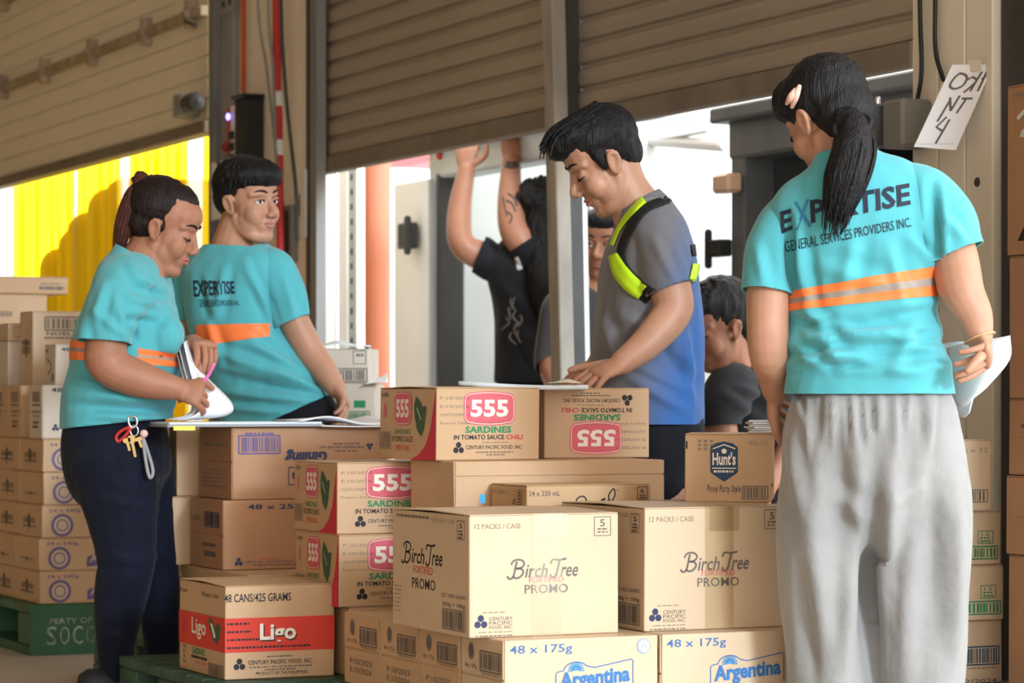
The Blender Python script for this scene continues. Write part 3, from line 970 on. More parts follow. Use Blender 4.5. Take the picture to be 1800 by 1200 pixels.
def ligo_front(p):
    p.rect(0, .345, 1, .71, 'orange', 0)
    p.text('48 CANS/425 GRAMS', -.005, .085, .60, .175, 'black', .012)
    p.text('Ligo', .325, .425, .655, .655, 'black', .035, 0, 1); p.text('Ligo', .315, .41, .645, .64, 'white', .03, 0, 2)
    for k in range(4): p.dash(.02, .405 + .085 * k, (.22, .24, .40, .78)[k], .022, 'black', 1, seed=k)
    p.trefoil(.13, .845, .05, 'black')
    p.text('CENTURY PACIFIC FOOD, INC.', .21, .80, .80, .855, 'black', .014)
    p.dash(.38, .765, .62, .014, 'grey'); p.dash(.22, .875, .80, .014, 'grey', seed=3); p.dash(.36, .905, .65, .014, 'grey', seed=7)
    p.text('PRODUCT OF THE PHILIPPINES', .28, .925, .755, .96, 'black', .006)
def ligo_left(p):
    p.rect(0, .345, 1, .71, 'orange', 0)
    p.text('48 cans', .0, .10, .18, .14, 'black'); p.text('425gms / 15oz', .50, .10, .87, .16, 'black')
    p.text('Ligo', .29, .40, .60, .63, 'white', .02, 0, 1)
    p.poly([(.66, .37), (.72, .36), (.80, .46), (.85, .40), (.92, .44), (.90, .56), (.84, .64), (.76, .60), (.68, .48)], 'leaf', 1)
    p.poly([(.70, .42), (.75, .43), (.82, .56), (.78, .58)], 'white', 2)
    p.text('SARDINES', .30, .685 + .04, .58, .80, 'green', .01); p.dash(.28, .83, .62, .03, 'black'); p.text('IN CHILI', .38, .865, .60, .90, 'orange')
    p.bars(.66, .87, .96, .985, 'grey', 14, .002)
    for k in range(4): p.dash(.09, .74 + .055 * k, .15, .03, 'soft', seed=k)
    p.ell(.13, .50, .05, 'red', 1)

def arg_badge(p, x0, y0, x1, y1, ink, ink2, lw=.0022):
    W, H = x1 - x0, y1 - y0
    pts = [(0, 1), (0, .42), (.015, .36)] + [(.10 + .16 * (1 - math.cos(a)) / 2 * 2, .34 - .30 * math.sin(a)) for a in np.linspace(.1, 2.6, 9)]
    pts += [(.50, .25), (.98, .02), (1, .06), (1, 1)]
    p.stroke([(x0 + W * a, y0 + H * b) for a, b in pts], lw, ink)
    cx, cy = x0 + .26 * W, y0 + .33 * H
    for k in range(11):
        a = math.radians(180 + 18 * k)
        r1, r2 = .045 * W, .105 * W
        ca, sa_ = math.cos(a), math.sin(a) * p.W / p.H
        p.stroke([(cx + r1 * ca, cy + r1 * sa_), (cx + r2 * ca, cy + r2 * sa_)], .003, ink2)
    p.poly([(cx + .055 * W * math.cos(a), cy + .055 * W * math.sin(a) * p.W / p.H) for a in np.linspace(PI, 2 * PI, 8)], ink2)
    p.text('Argentina', x0 + .05 * W, y0 + .30 * H, x1 - .04 * W, y0 + 1.0 * H, ink2, .045, slope=.06)
    p.text('Argentina', x0 + .05 * W, y0 + .30 * H, x1 - .04 * W, y0 + 1.0 * H, ink, .005, slope=.06, layer=1)
def arg175_front(p):
    p.text('48 x 175g', .04, .065, .44, .20, 'blue', .008)
    p.ell(.905, .135, .044, 'skyblue'); p.ell(.905, .135, .040, 'white', 1); p.ell(.905, .135, .034, 'skyblue', 2); p.ell(.905, .135, .031, 'white', 3)
    p.stroke([(.885, .15), (.905, .12), (.925, .15)], .0015, 'skyblue', 4)
    arg_badge(p, .335, .285, .835, .66, 'blue', 'skyblue')
    p.text('CORNED BEEF', .37, .69, .81, .80, 'pink', .02)
def arg175_left(p):
    p.ell(.25, .20, .07, 'soft', 0, ry=.115); p.ell(.25, .20, .05, 'grey', 1, ry=.085)
    p.text('48 x 175g', .10, .36, .38, .43, 'grey')
    p.bars(.48, .20, .93, .40, 'grey', 16, .003)
    p.dash(.50, .455, .90, .02, 'soft')
    for k in range(2): p.text(('P:10/2023', 'E:10/2026')[k], .18, .63 + .12 * k, .80, .71 + .12 * k, 'grey', .0)

def gin_upside(p):      # drawn upright, the carton lies on its head
    p.trefoil(.115, .85 - .12, .02, 'navy')
    p.text('THE FOOD GROUP INC.', .15, .70, .45, .735, 'navy', .006); p.dash(.20, .665, .35, .012, 'navy'); p.dash(.18, .765, .36, .012, 'navy')
    p.text('Giniling', .39, .50, .66, .70, 'navy', .05, .25, slope=.02)
    p.frame(.35, .20, .64, .44, .0025, 'navy')
    p.text('Argentina', .37, .24, .62, .41, 'navy', .03)
    p.bars(.705, .66, .945, .86, 'purple', 26, .0035)
    p.dash(.735, .91, .915, .025, 'purple')
def gin_front(p):
    p.text('48 x 250g', .155, .06, .555, .155, 'navy', .02)
    p.stroke([(.50, .52), (.50, .26), (.55, .22), (.58, .17), (.72, .12), (.95, .16)], .003, 'navy')
    p.text('Argentina', .51, .24, 1.02, .50, 'navy', .04, slope=.03)
    p.dash(.53, .565, .60, .035, 'navy'); p.text('Giniling', .48, .61, .90, .80, 'navy', .05, .2)
    p.text('CENTURY PACIFIC FOOD, INC.', .145, .875, .52, .91, 'navy', .004); p.trefoil(.10, .89, .025, 'navy')
    p.dash(.23, .845, .38, .012, 'red'); p.dash(.19, .935, .50, .012, 'navy')
def gin_leftA(p):
    p.rect(.15, .235, .90, .265, 'soft'); 
    for k in range(5): p.dash(.10 + .1 * (k == 0), .60 + .055 * k, .90 - .1 * (k % 2), .02, 'soft', seed=k)
    p.dash(.45, .85, .85, .015, 'soft')
def gin_leftB(p):
    p.bars(.45, .20, .88, .385, 'navy', 16, .002); p.dash(.10, .29, .30, .07, 'soft')
    p.dash(.35, .66, .78, .05, 'grey', seed=2); p.rect(.42, .75, .78, .83, 'grey')

def angel_front(p):
    p.text('24 x 250 mL', .02, .085, .27, .165, 'grey', .01)
    pts = [(.42, .95), (.40, .72), (.45, .60), (.48, .75), (.46, .98), (.50, .80), (.53, .98), (.55, .80), (.58, .97), (.61, .82), (.63, .70), (.60, .78), (.62, 1.0), (.60, 1.2), (.64, .85), (.67, .75), (.66, .95), (.71, .60), (.70, .35), (.66, .60), (.68, .95)]
    p.stroke([(x, (y - .30) * .42 + .05) for x, y in pts], .0032, 'black', smooth=5)
    p.ell(.735, .09, .006, 'grey')
    p.frame(.895, .045, .975, .235, .0016, 'black'); p.text('6', .92, .07, .95, .14, 'black', .01); p.rect(.91, .165, .96, .18, 'black'); p.rect(.91, .20, .96, .215, 'black')
def angel_left(p):
    p.text('24 x 250 mL', .05, .09, .42, .15, 'soft'); p.frame(.76, .08, .88, .30, .0012, 'black')
    for k in range(4): p.rect(.79, .11 + .045 * k, .85, .13 + .045 * k, 'black')
    p.stroke([(.62, .30), (.68, .20), (.70, .30)], .003, 'black')

def hunts_front(p):
    for k in range(3):
        for j in range(3): p.text('XYZ'[k], .06 + .075 * j + .10, .085 + .055 * k, .11 + .075 * j + .10, .125 + .055 * k, 'soft') if False else p.rect(.155 + .07 * j, .09 + .06 * k, .195 + .07 * j, .125 + .06 * k, 'soft')
    p.rect(.015, .11, .035, .22, 'black')
    p.poly([(.30, .20), (.36, .14), (.46, .115), (.56, .14), (.62, .20), (.62, .56), (.58, .60), (.46, .70), (.34, .60), (.30, .56)], 'teal', 0)
    p.stroke([(.33, .22), (.46, .16), (.59, .22)], .0025, 'white', 1)
    p.text('Hunt\'s', .325, .27, .595, .46, 'white', .03, 0, 1)
    p.ell(.46, .255, .03, 'white', 1)
    p.rect(.32, .495, .60, .51, 'white', 1); p.dash(.34, .55, .58, .03, 'white', 1)
    p.text('Pinoy Party Style', .265, .745, .655, .88, 'black', .0)
    p.text('900g x 12', .745, .105, .965, .19, 'soft', .0)
    p.bars(.685, .775, .955, .935, 'grey', 14, .0018)
def hunts_right(p):
    p.ell(.25, .19, .05, 'black'); p.rect(.15, .73, .5, .79, 'black')

def lp_front(p):        # 24 x 340g cartons of the far pallet
    p.text('24 x 340g', .06, .12, .33, .25, 'mauve', .012)
    p.ell(.17, .62, .095, 'mauve'); p.ell(.17, .62, .072, 'card', 1); p.ell(.17, .62, .050, 'mauve', 2); p.ell(.17, .62, .04, 'card', 3)
    p.poly([(.40, .90), (.405, .60), (.46, .52), (.52, .36), (.60, .34), (.66, .46), (.85, .36), (.86, .78)], 'mauve')
    p.text('Argentina', .425, .50, .84, .80, 'card', .02, slope=.05, layer=1)
    p.ell(.56, .47, .03, 'card', 1)
def lp_left(p):
    p.stroke([(.42, .18), (.45, .85)], .006, 'soft'); p.dash(.22, .50, .72, .16, 'soft', seed=3); p.dash(.2, .68, .75, .08, 'soft', seed=4); p.rect(.40, .32, .50, .70, 'grey')
def lp2_front(p):
    p.text('48 x 175g', .08, .05, .50, .16, 'navy', .015)
    p.trefoil(.12, .80, .03, 'navy'); p.dash(.17, .81, .40, .02, 'soft')
def lp2_left(p):
    p.rect(.25, .12, .80, .32, 'soft'); p.rect(.2, .36, .85, .39, 'grey'); p.dash(.25, .5, .8, .04, 'soft'); p.dash(.25, .58, .8, .03, 'soft', seed=2); p.dash(.3, .70, .75, .06, 'soft', seed=3); p.dash(.3, .78, .7, .05, 'grey', seed=5)
def bar_front(p):
    p.bars(.14, .10, .80, .235, 'grey', 26, .004); p.text('NOEL  -  NOTE', .14, .275, .80, .325, 'grey', .02); p.dash(.12, .36, .80, .025, 'grey')
def green_front(p):
    p.frame(.80, .37, .93, .60, .002, 'green'); p.text('12', .83, .40, .90, .46, 'green'); p.dash(.82, .50, .91, .03, 'green'); p.dash(.82, .56, .91, .03, 'green', seed=2)
    p.bars(.45, .69, .96, .86, 'green', 22, .003); p.text('250 mL', .38, .42, .66, .48, 'soft')
def r4_front(p):
    p.bars(.60, .45, .955, .68, 'teal', 22, .003); p.dash(.6, .76, .95, .02, 'soft'); p.text('02/2024', .62, .93, .95, 1.0 - .005, 'grey', .01)
def r1_front(p):
    p.text('900g x 12', .62, .12, .96, .20, 'soft'); p.bars(.66, .72, .95, .86, 'grey', 14, .002)

A25 = ANG
Z0 = .13
# ---- bottom row of corned beef cartons
names = ['pale carton marked 48 x 175g at the front left of the bottom row', 'kraft carton second in the bottom row, round seal and barcode on its end',
         'kraft carton third in the bottom row, next to the one touching the red banded carton', 'kraft carton at the back end of the bottom row beside the red banded carton']
for i in range(4):
    carton(names[i], UV(-.073 + .2155 * i, .04, Z0), A25, .34, .205, .157, PALE if i == 0 else KRAFT2, arg175_front if i == 0 else None, arg175_left, flaps='left', group='corned beef cartons on the bottom row')
carton('pale carton marked 48 x 175g beside the grey sweatpants', UV(-.073, .386, Z0), A25, .34, .205, .157, PALE, arg175_front, arg175_left, flaps='left', group='corned beef cartons on the bottom row')
for i in range(1, 5):
    carton('%s kraft carton hidden behind the one marked 48 x 175g beside the sweatpants' % ('first', 'second', 'third', 'fourth')[i - 1], UV(-.073 + .2155 * i, .386, Z0), A25, .34, .205, .157, KRAFT2, None, arg175_left, flaps='left', group='hidden cartons inside the stack')
carton('plain kraft carton hidden beneath the lower chili sardines carton', UV(.885, .095, Z0), A25, .285, .27, .157, KRAFT2)
# ---- milk powder cartons
carton('brightly lit carton of milk powder in front, clear tape down its face', UV(0, 0, .2875), A25, .329, .398, .243, PALE, birch_front, birch_left, tape=.066, group='milk powder cartons', sag=.004)
carton('milk powder carton touching the grey sweatpants, its right side shaded', UV(.0, .387, .2875), A25, .335, .39, .251, PALE, birch_front, birch_left, tape=.066, group='milk powder cartons', sag=.004)
# ---- carton with the knife-and-script logo
fc = Vector((.0306, 6.12, 0))
carton('flat carton marked 24 x 250 mL behind the milk powder cartons', (fc.x, fc.y, .430), A25, .30, .185, .143, KRAFT, angel_front, angel_left)
carton('kraft carton hidden beneath the flat 24 x 250 mL carton', (fc.x, fc.y, .2875), A25, .30, .185, .142, KRAFT, None, None)
wc = carton('long plain carton carrying the two upper sardine cartons', (-.126, 6.26, .451), A25, .522, .25, .17, KRAFT2, flaps='front', seam=.80)
carton('plain carton hidden beneath the long plain carton', UV(.625, .345, .2875), A25, .40, .24, .163, KRAFT2)
carton('tall plain carton hidden behind the long plain carton', UV(.885, .36, .2875), A25, .42, .27, .333, KRAFT2)
# ---- sardine cartons
carton('upper left chili sardines carton with pepper drawing, on its twin', (-.397, 6.45, .4515), A25, .265, .278, .163, KRAFT2, s555_front, s555_left, group='sardine cartons')
carton('lower left chili sardines carton under its twin', (-.392, 6.43, .2875), A25, .265, .278, .1635, KRAFT2, s555_front, s555_left, group='sardine cartons')
carton('upright chili sardines carton on top of the long plain carton', (-.169, 6.32, .6215), math.radians(29.5), .265, .278, .163, KRAFT2, s555_front, s555_left, group='sardine cartons', sag=.003)
carton('upside-down sardines carton in front of the man with the harness', (.0747, 6.55, .6215), A25, .272, .278, .163, KRAFT2, (s555_front, True), None, group='sardine cartons')
# ---- red banded carton and what stands behind it
carton('red banded sardines carton at the front left corner of the pallet', (-.642, 6.36, Z0), A25, .262, .327, .21, KRAFT2, ligo_front, ligo_left, sag=.004)
carton('low plain carton right behind the red banded carton', UV(1.262, -.015, Z0), A25, .40, .50, .21, KRAFT2)
carton('lower brown carton marked 48 x 250g behind the red banded carton', (-.704, 6.93, .341), A25, .40, .25, .17, KRAFT3, gin_front, gin_leftB, flaps='left', seam=.49, group='minced meat cartons')
carton('brown carton standing on its head under the open documents', (-.685, 6.95, .5115), A25, .41, .25, .178, KRAFT3, (gin_upside, True), (gin_leftA, False), flaps='left', seam=.52, group='minced meat cartons')
carton('brown carton behind the upside-down one, only its edge showing', UV(1.745, -.035, .5135), A25, .40, .06, .175, KRAFT2, None, lp2_left, group='cartons at the back of the pallet')
carton('brown carton behind the 48 x 250g one, only its edge showing', UV(1.735, -.055, .341), A25, .40, .06, .172, KRAFT2, None, lp2_left, group='cartons at the back of the pallet')
# ---- upright cartons further back, seen between the woman and the brown cartons
def n_front(p):
    p.frame(.30, -.0, .62, .52, .002, 'navy'); p.text('A', .36, .05, .50, .40, 'navy'); p.trefoil(.28, .78, .05, 'navy'); p.dash(.36, .78, .6, .04, 'soft')
def n_front2(p):
    p.frame(.20, .15, .62, .55, .0015, 'pink'); p.rect(.30, .30, .34, .36, 'red'); p.rect(.44, .25, .48, .31, 'red'); p.rect(.15, .80, .7, .86, 'pink'); p.dash(.35, .66, .62, .03, 'grey')
nb = P(298, 884, 7.75)
carton('pale carton with pink frame print behind the dark jeans', (nb.x, nb.y, nb.z), A25, .22, .22, .125, GREYB, n_front2, None, group='cartons at the back of the pallet')
carton('pale carton with small trefoil, topmost behind the jeans', (nb.x, nb.y, nb.z + .127), A25, .22, .22, .092, GREYB, n_front, None, group='cartons at the back of the pallet')
carton('plain pale carton carrying the two printed ones behind the jeans', (nb.x, nb.y, Z0), A25, .22, .22, nb.z - Z0 - .001, GREYB, None, None, group='cartons at the back of the pallet')
nb2 = P(316, 1005, 7.45)
carton('narrow brown carton marked 4 low behind the dark jeans', (nb2.x, nb2.y + .02, nb2.z), A25, .30, .25, nb.z - nb2.z - .002, KRAFT, lambda p: (p.text('4', .22, .06, .40, .22, 'navy', .02), p.trefoil(.25, .92, .05, 'navy')), lp2_left, flaps='left', group='cartons at the back of the pallet')
nb3 = P(312, 1110, 7.35)
carton('low kraft carton at the pallet edge behind the dark jeans', (nb3.x, nb3.y, Z0), A25, .22, .09, nb2.z - Z0 - .002, KRAFT2, None, lp_left, flaps='left', group='cartons at the back of the pallet')
# ---- tomato sauce carton
hc = Vector((.364, 6.0, .541))
carton('orange kraft carton of tomato sauce with dark shield, under the receipts', hc, math.radians(-7), .181, .24, .145, KRAFT, hunts_front, None, hunts_right)

# ---- the far left pallet load
def at_corner(px, Y): return ((px - 900) * Y / F, Y)
zL = .15
cols = [70, 69, 74, 77, 75]
ords = ['lowest', 'second', 'third', 'fourth', 'fifth']
for i in range(5):
    x, y = at_corner(cols[i], 8.43)
    rt = random.Random(i).uniform(-.006, .006)
    carton('%s purple-printed carton up at the corner of the far left pallet' % ords[i], (x, y, zL + .098 * i), A25 + rt, .36, .262, .0975, KRAFT2, lp_front, lp_left, group='purple printed cartons on the far left pallet')
    o = Vector((x, y, 0)) + Vector((-sA, cA, 0)) * (.268 + .006 * (i % 2))
    carton('%s carton up in the rear column of the far left pallet' % ords[i], (o.x, o.y, zL + .098 * i), A25 - rt * .5, .36, .262, .0975, KRAFT2, None, lp_left, group='rear cartons on the far left pallet')
    o2 = Vector((x, y, 0)) + Vector((-sA, cA, 0)) * .54
    carton('%s carton up in the hindmost column of the far left pallet' % ords[i], (o2.x, o2.y, zL + .098 * i), A25, .36, .262, .0975, KRAFT2, None, lp_left, group='rear cartons on the far left pallet')
z5 = zL + .098 * 5
x, y = at_corner(74, 8.46)
carton('taller grey-faced carton marked 48 x 1 on the purple-printed ones', (x, y, z5), A25, .34, .145, .16, GREYB, lp2_front, lp2_left, flaps='left')
o = Vector((x, y, 0)) + Vector((-sA, cA, 0)) * .245
carton('taller carton set back behind a gap on the far left pallet', (o.x, o.y, z5), A25, .34, .145, .16, KRAFT2, None, lp2_left, flaps='left')
o = Vector((x, y, 0)) + Vector((-sA, cA, 0)) * .395
carton('taller carton at the rear left end of the far left pallet', (o.x, o.y, z5), A25, .34, .36, .16, KRAFT2, None, lp2_left, flaps='left')
x, y = at_corner(97, 8.52)
carton('small carton with leaf print near the woman, above the taller one', (x, y, z5 + .1605), A25, .30, .12, .122, GREYB, lambda p: (p.text('48 x 175g', .06, .08, .45, .2, 'navy', .015), p.frame(.32, .3, .6, .8, .002, 'soft')),
       lambda p: (p.stroke([(.3, .35), (.7, .55), (.35, .75)], .006, 'leaf'), p.rect(.66, .72, .9, .9, 'soft'), p.rect(.1, .12, .35, .2, 'soft')))
x, y = at_corner(57, 8.80)
carton('pale carton with a wide barcode on the far left pallet', (x, y, z5 + .1605), A25, .32, .15, .23, PALE, bar_front, lambda p: (p.dash(.2, .42, .8, .06, 'grey'), p.dash(.2, .52, .8, .1, 'soft', seed=4), p.rect(.45, .36, .6, .62, 'soft')))
x, y = at_corner(14, 8.95)
carton('whitish carton left of the wide barcode carton', (x, y, z5 + .1605), A25, .20, .2, .14, GREYB, None, None)
x, y = at_corner(14, 8.96)
carton('low whitish carton on top of the one left of the barcode carton', (x, y, z5 + .302), A25, .20, .22, .055, PALE, lambda p: (p.frame(.1, .2, .9, .8, .002, 'soft'), p.dash(.2, .6, .8, .1, 'soft')), None)
x, y = at_corner(-20, 9.45)
carton('kraft carton with dark script lettering behind the barcode carton', (x, y, 0.806), A25, .20, .28, .302, KRAFT2, lambda p: (p.stroke([(.1, .55), (.3, .38), (.35, .5), (.5, .40), (.55, .48), (.85, .34)], .018, 'grey', smooth=4), p.dash(.1, .22, .4, .06, 'soft')), None)
x, y = at_corner(-15, 9.47)
carton('shallow open-lipped carton on top of the far left load', (x, y, 1.11), A25, .262, .26, .058, KRAFT, lambda p: (p.dash(.62, .65, .95, .2, 'grey'), p.dash(.64, .4, .9, .1, 'soft')), None)

# ---- stack right of the woman
def rstack(pxr, Y, z0, h_, label, mat, fn):
    X = (pxr - 900) * Y / F
    carton(label, (X - .30 * cA, Y - .30 * sA, z0), A25, .30, .30, h_, mat, fn, None, group='cartons stacked right of the sweatpants')
rstack(1762, 6.32, .13, .140, 'lowest carton right of the sweatpants, dated 02/2024', PALE, r4_front)
rstack(1764, 6.30, .271, .121, 'carton with green barcode right of the sweatpants, lower of two', PALE, green_front)
rstack(1759, 6.30, .393, .118, 'carton with green barcode right of the sweatpants, upper of two', PALE, green_front)
rstack(1744, 6.28, .512, .158, 'topmost carton right of the sweatpants marked 900g x 12', PALE, r1_front)
# ---- dark kraft stack at the right edge
def estack(px, z0, z1, label, fn):
    Y = 6.2
    far = Vector(((px - 900) * Y / F, Y, 0))
    cn = far - Vector((-sA, cA, 0)) * .40
    carton(label, (cn.x, cn.y, z0), A25, .30, .40, z1 - z0, KRAFT3, None, fn, group='brown cartons at the right edge')
def zY(y, Y=6.15): return CH + (700 - y) * Y / F
estack(1772, .13, zY(975) - .002, 'brown carton at the right edge with big black letters, lowest', lambda p: (p.text('CO', .24, .25, .45, .40, 'black', .04), p.text('MPA', .22, .46, .60, .62, 'black', .04)))
estack(1768, zY(975), zY(835) - .002, 'brown carton at the right edge sticking out above the lettered one', lambda p: (p.dash(.25, .4, .6, .05, 'grey'), p.dash(.1, .52, .5, .02, 'soft')))
estack(1773, zY(835), zY(700) - .002, 'brown carton at the right edge in the middle of the pile', lambda p: (p.dash(.12, .35, .5, .05, 'grey'), p.dash(.1, .5, .6, .02, 'soft')))
estack(1774, zY(700), zY(447) - .002, 'tall unmarked brown carton second from the top at the right edge', lambda p: p.ell(.3, .45, .02, 'black'))
estack(1770, zY(447), zY(148), 'tall brown carton topmost at the right edge with pale scrawl', lambda p: (p.stroke([(.10, .20), (.2, .15), (.25, .22), (.13, .30), (.28, .28), (.2, .40)], .010, 'chalk', smooth=4), p.dash(.06, .06, .5, .02, 'soft'), p.poly([(.10, .92), (.16, .84), (.22, .92)], 'black'), p.dash(.25, .85, .6, .02, 'grey'), p.dash(.25, .9, .6, .02, 'grey', seed=3)))

# ---- cartons behind the young man
def cst(pxr, Y, z0, z1, label, fn):
    X = (pxr - 900) * Y / F
    carton(label, (X - .22, Y, z0), math.radians(-4), .22, .25, z1 - z0, GREYB, fn, None, None, group='grey cartons behind the young man')
zc = lambda y, Y=8.6: CH + (700 - y) * Y / F
cst(650, 8.6, zc(673), zc(612), 'top grey carton with barcode under loose sheets behind the young man', lambda p: (p.frame(.78, .08, .95, .45, .002, 'grey'), p.dash(.82, .2, .92, .08, 'grey'), p.bars(.34, .62, .95, .92, 'grey', 26, .003)))
cst(661, 8.6, zc(745), zc(673) - .001, 'grey carton with green print, second behind the young man', lambda p: (p.rect(.70, .42, .86, .60, 'green'), p.bars(.62, .72, .9, .95, 'green', 20, .003)))
cst(656, 8.6, .40, zc(745) - .001, 'grey carton low behind the young man', None)
cst(660, 8.6, .0, .399, 'grey carton standing on the floor behind the young man', None)

# ================================================================== pallets
m_green = M('green_plastic', (0.035, 0.115, 0.055), 0.45, 0.25, 7, spec=0.4)
m_green2 = M('green_wood', (0.05, 0.10, 0.065), 0.6, 0.3, 10)
def pallet(label, corner, w_, d_, h_, mat, stencil=False):
    r = empty('pallet', corner, ANG, label, 'pallet', 'green pallets')
    nb_ = 7
    bw = d_ / nb_
    for i in range(nb_):
        obj('deck_board', box_bm(0, w_, bw * i + .004, bw * (i + 1) - .004, h_ - .025, h_, .003), mat, r)
    for x in (0.0, w_ / 2 - .06, w_ - .12):
        for y in (0.0, d_ / 2 - .07, d_ - .14):
            obj('block', box_bm(x + .002, x + .12, y, y + .14, .028, h_ - .026, .004), mat, r)
        obj('runner', box_bm(x, x + .122, 0, d_, 0, .027, .003), mat, r)
    if stencil:
        obj('side_board', box_bm(0, w_, -.006, -.001, .0, h_ - .002, .002), mat, r)
        pr = Print(w_, h_)
        x_ = .055
        pr.text('PERTY OF', .075, .27, .235, .38, 'chalkdim', .01)
        for i, ch in enumerate('SOCOM'):
            pr.text(ch, .062 + .050 * i, .43, .100 + .050 * i, .80, 'chalkdim', .0)
        pr.build(r, (0, -.006, 0), (1, 0, 0), (0, 0, 1), 'stencil_lettering')
    return r
x, y = at_corner(52, 8.40)
pallet('green pallet with white stencilled letters under the far left load', (x, y, 0), .80, 1.2, .149, m_green, True)
pc = UV(.86, -.225)
pallet('green pallet under the cartons in front, only a corner showing', (pc.x, pc.y, 0), .95, .76, .129, m_green2)
pc = UV(-.075, .03)
pallet('green pallet under the milk powder cartons', (pc.x, pc.y, 0), .69, .915, .129, m_green2)
pc = UV(1.88, -.02)
pallet('green pallet further back behind the dark jeans', (pc.x, pc.y, 0), .36, .66, .129, m_green2)
pallet('green pallet under the cartons right of the sweatpants', UV(.13, 1.0), .40, .55, .129, m_green2)
pallet('green pallet under the brown pile at the right edge', UV(-.37, 1.29), .35, .45, .129, m_green2)
# ================================================================== people: tools
from mathutils import noise as mnoise

def skin_mat(name, col):
    m = M(name, col, 0.48, 0.08, 18, 0.06, 220, spec=0.35)
    b = m.node_tree.nodes['Principled BSDF']
    b.inputs['Subsurface Weight'].default_value = 0.12
    b.inputs['Subsurface Radius'].default_value = (0.012, 0.005, 0.003)
    b.inputs['Subsurface Scale'].default_value = 0.5
    return m
def cloth_mat(name, col, rough=.85, var=.06, fuzz=.25, bump=.25, bscale=18, weave=420):
    m = M(name, col, rough, var, 9, bump, bscale, spec=0.12)
    b = m.node_tree.nodes['Principled BSDF']
    b.inputs['Sheen Weight'].default_value = fuzz
    b.inputs['Sheen Roughness'].default_value = .5
    return m
def hair_mat(name, col, stretch=(14, 14, 1.2)):
    m = M(name, col, 0.45, 0.5, 12, 0.55, 22, spec=0.2, stretch=stretch)
    return m

def remesh(bm, voxel, it=3, fac=.5):
    me = mesh_of(bm, 'tmp')
    o = bpy.data.objects.new('tmp', me)
    COL.objects.link(o)
    r = o.modifiers.new('r', 'REMESH'); r.mode = 'VOXEL'; r.voxel_size = voxel; r.use_smooth_shade = True
    if it:
        s = o.modifiers.new('s', 'SMOOTH'); s.factor = fac; s.iterations = it
    bpy.context.view_layer.update()
    dg = bpy.context.evaluated_depsgraph_get()
    out = bpy.data.meshes.new_from_object(o.evaluated_get(dg))
    bpy.data.objects.remove(o)
    bpy.data.meshes.remove(me)
    b = bmesh.new(); b.from_mesh(out)
    bpy.data.meshes.remove(out)
    return b

def pt(q):                     # (px, py, Y) -> world
    return P(*q)

def head_matrix(c, yaw, pitch=0, roll=0, s=1.0):
    return (Matrix.Translation(Vector(c)) @ Matrix.Rotation(math.radians(yaw), 4, 'Z') @ Matrix.Rotation(math.radians(pitch), 4, 'X')
            @ Matrix.Rotation(math.radians(roll), 4, 'Y') @ Matrix.Scale(s, 4))

def head_geo(bm, H, s, jaw=1.0, closed=True, nose=1.0, brow=1.0):
    def hp(*p): return H @ Vector(p)
    def el(c, r, rot=None): b_ell(bm, c, r, rot, mtx=H)
    def tb(pts, rad, n=12):
        b_tube(bm, [hp(*p) for p in pts], [r * s for r in rad], n=n, per=4)
    el((0, .012, .035), (.076, .096, .086))
    el((0, -.026, -.026), (.065 * jaw, .056, .088))
    el((0, -.016, -.052), (.062 * jaw, .060, .058))
    el((0, -.030, .045), (.066, .056, .050))
    el((0, -.056, -.099), (.034 * jaw, .026, .022))
    for sx in (-1, 1):
        tb([(sx * .052 * jaw, .004, -.045), (sx * .047 * jaw, -.014, -.076), (sx * .030 * jaw, -.044, -.096), (0, -.058, -.101)], [.018, .019, .020, .020])
        el((sx * .034 * jaw, -.050, -.036), (.032, .030, .036))
        el((sx * .030 * jaw, -.024, -.062), (.037 * jaw, .040, .044))
        tb([(sx * .054, -.054, .020), (sx * .034, -.070, .025), (sx * .010, -.076, .020)], [.009 * brow, .010 * brow, .009 * brow])
        el((sx * .0125 * nose, -.092, -.037), (.0095 * nose, .0115 * nose, .0080))
        if closed: el((sx * .032, -.0625, .000), (.0165, .0165, .0145))
        # ear
        tb([(sx * .074, -.004, -.030), (sx * .080, -.006, -.008), (sx * .085, .004, .014), (sx * .087, .018, .010), (sx * .084, .020, -.008), (sx * .077, .008, -.030), (sx * .074, -.002, -.034)],
           [.006, .005, .0055, .006, .0055, .006, .006], 8)
        el((sx * .077, .008, -.006), (.005, .014, .022))
    ny = -.076
    tb([(0, -.073, .016), (0, -.073 - .015 * nose, -.008), (0, -.073 - .028 * nose, -.026), (0, -.073 - .031 * nose, -.033)], [.009, .0095, .0125 * nose, .0120 * nose])
    el((0, -.062, -.062), (.036, .023, .034))
    el((0, -.0800, -.0575), (.0215, .0085, .0065))
    el((0, -.0785, -.0690), (.0190, .0090, .0075))

def sculpt_head(b, H):
    Hi = H.inverted()
    for v in b.verts:
        q = Hi @ v.co
        if abs(q.x) > .1 or q.z < -.14 or q.z > .14 or q.y > -.03: continue
        d = 0.0
        for sx in (-1, 1):
            e = ((q.x - sx * .031) / .013) ** 2 + ((q.z - .010) / .006) ** 2
            d += .003 * math.exp(-e)
            e = ((q.x - sx * .033) / .014) ** 2 + ((q.z + .014) / .005) ** 2
            d += .0012 * math.exp(-e)
        if abs(q.x) < .024:
            d += .005 * math.exp(-((q.z + .0632) / .0028) ** 2) * (1 - (q.x / .026) ** 2)
        d += .003 * math.exp(-((q.x / .012) ** 2 + ((q.z + .083) / .006) ** 2))
        if d > 1e-4:
            v.co = H @ Vector((q.x, q.y + d, q.z))

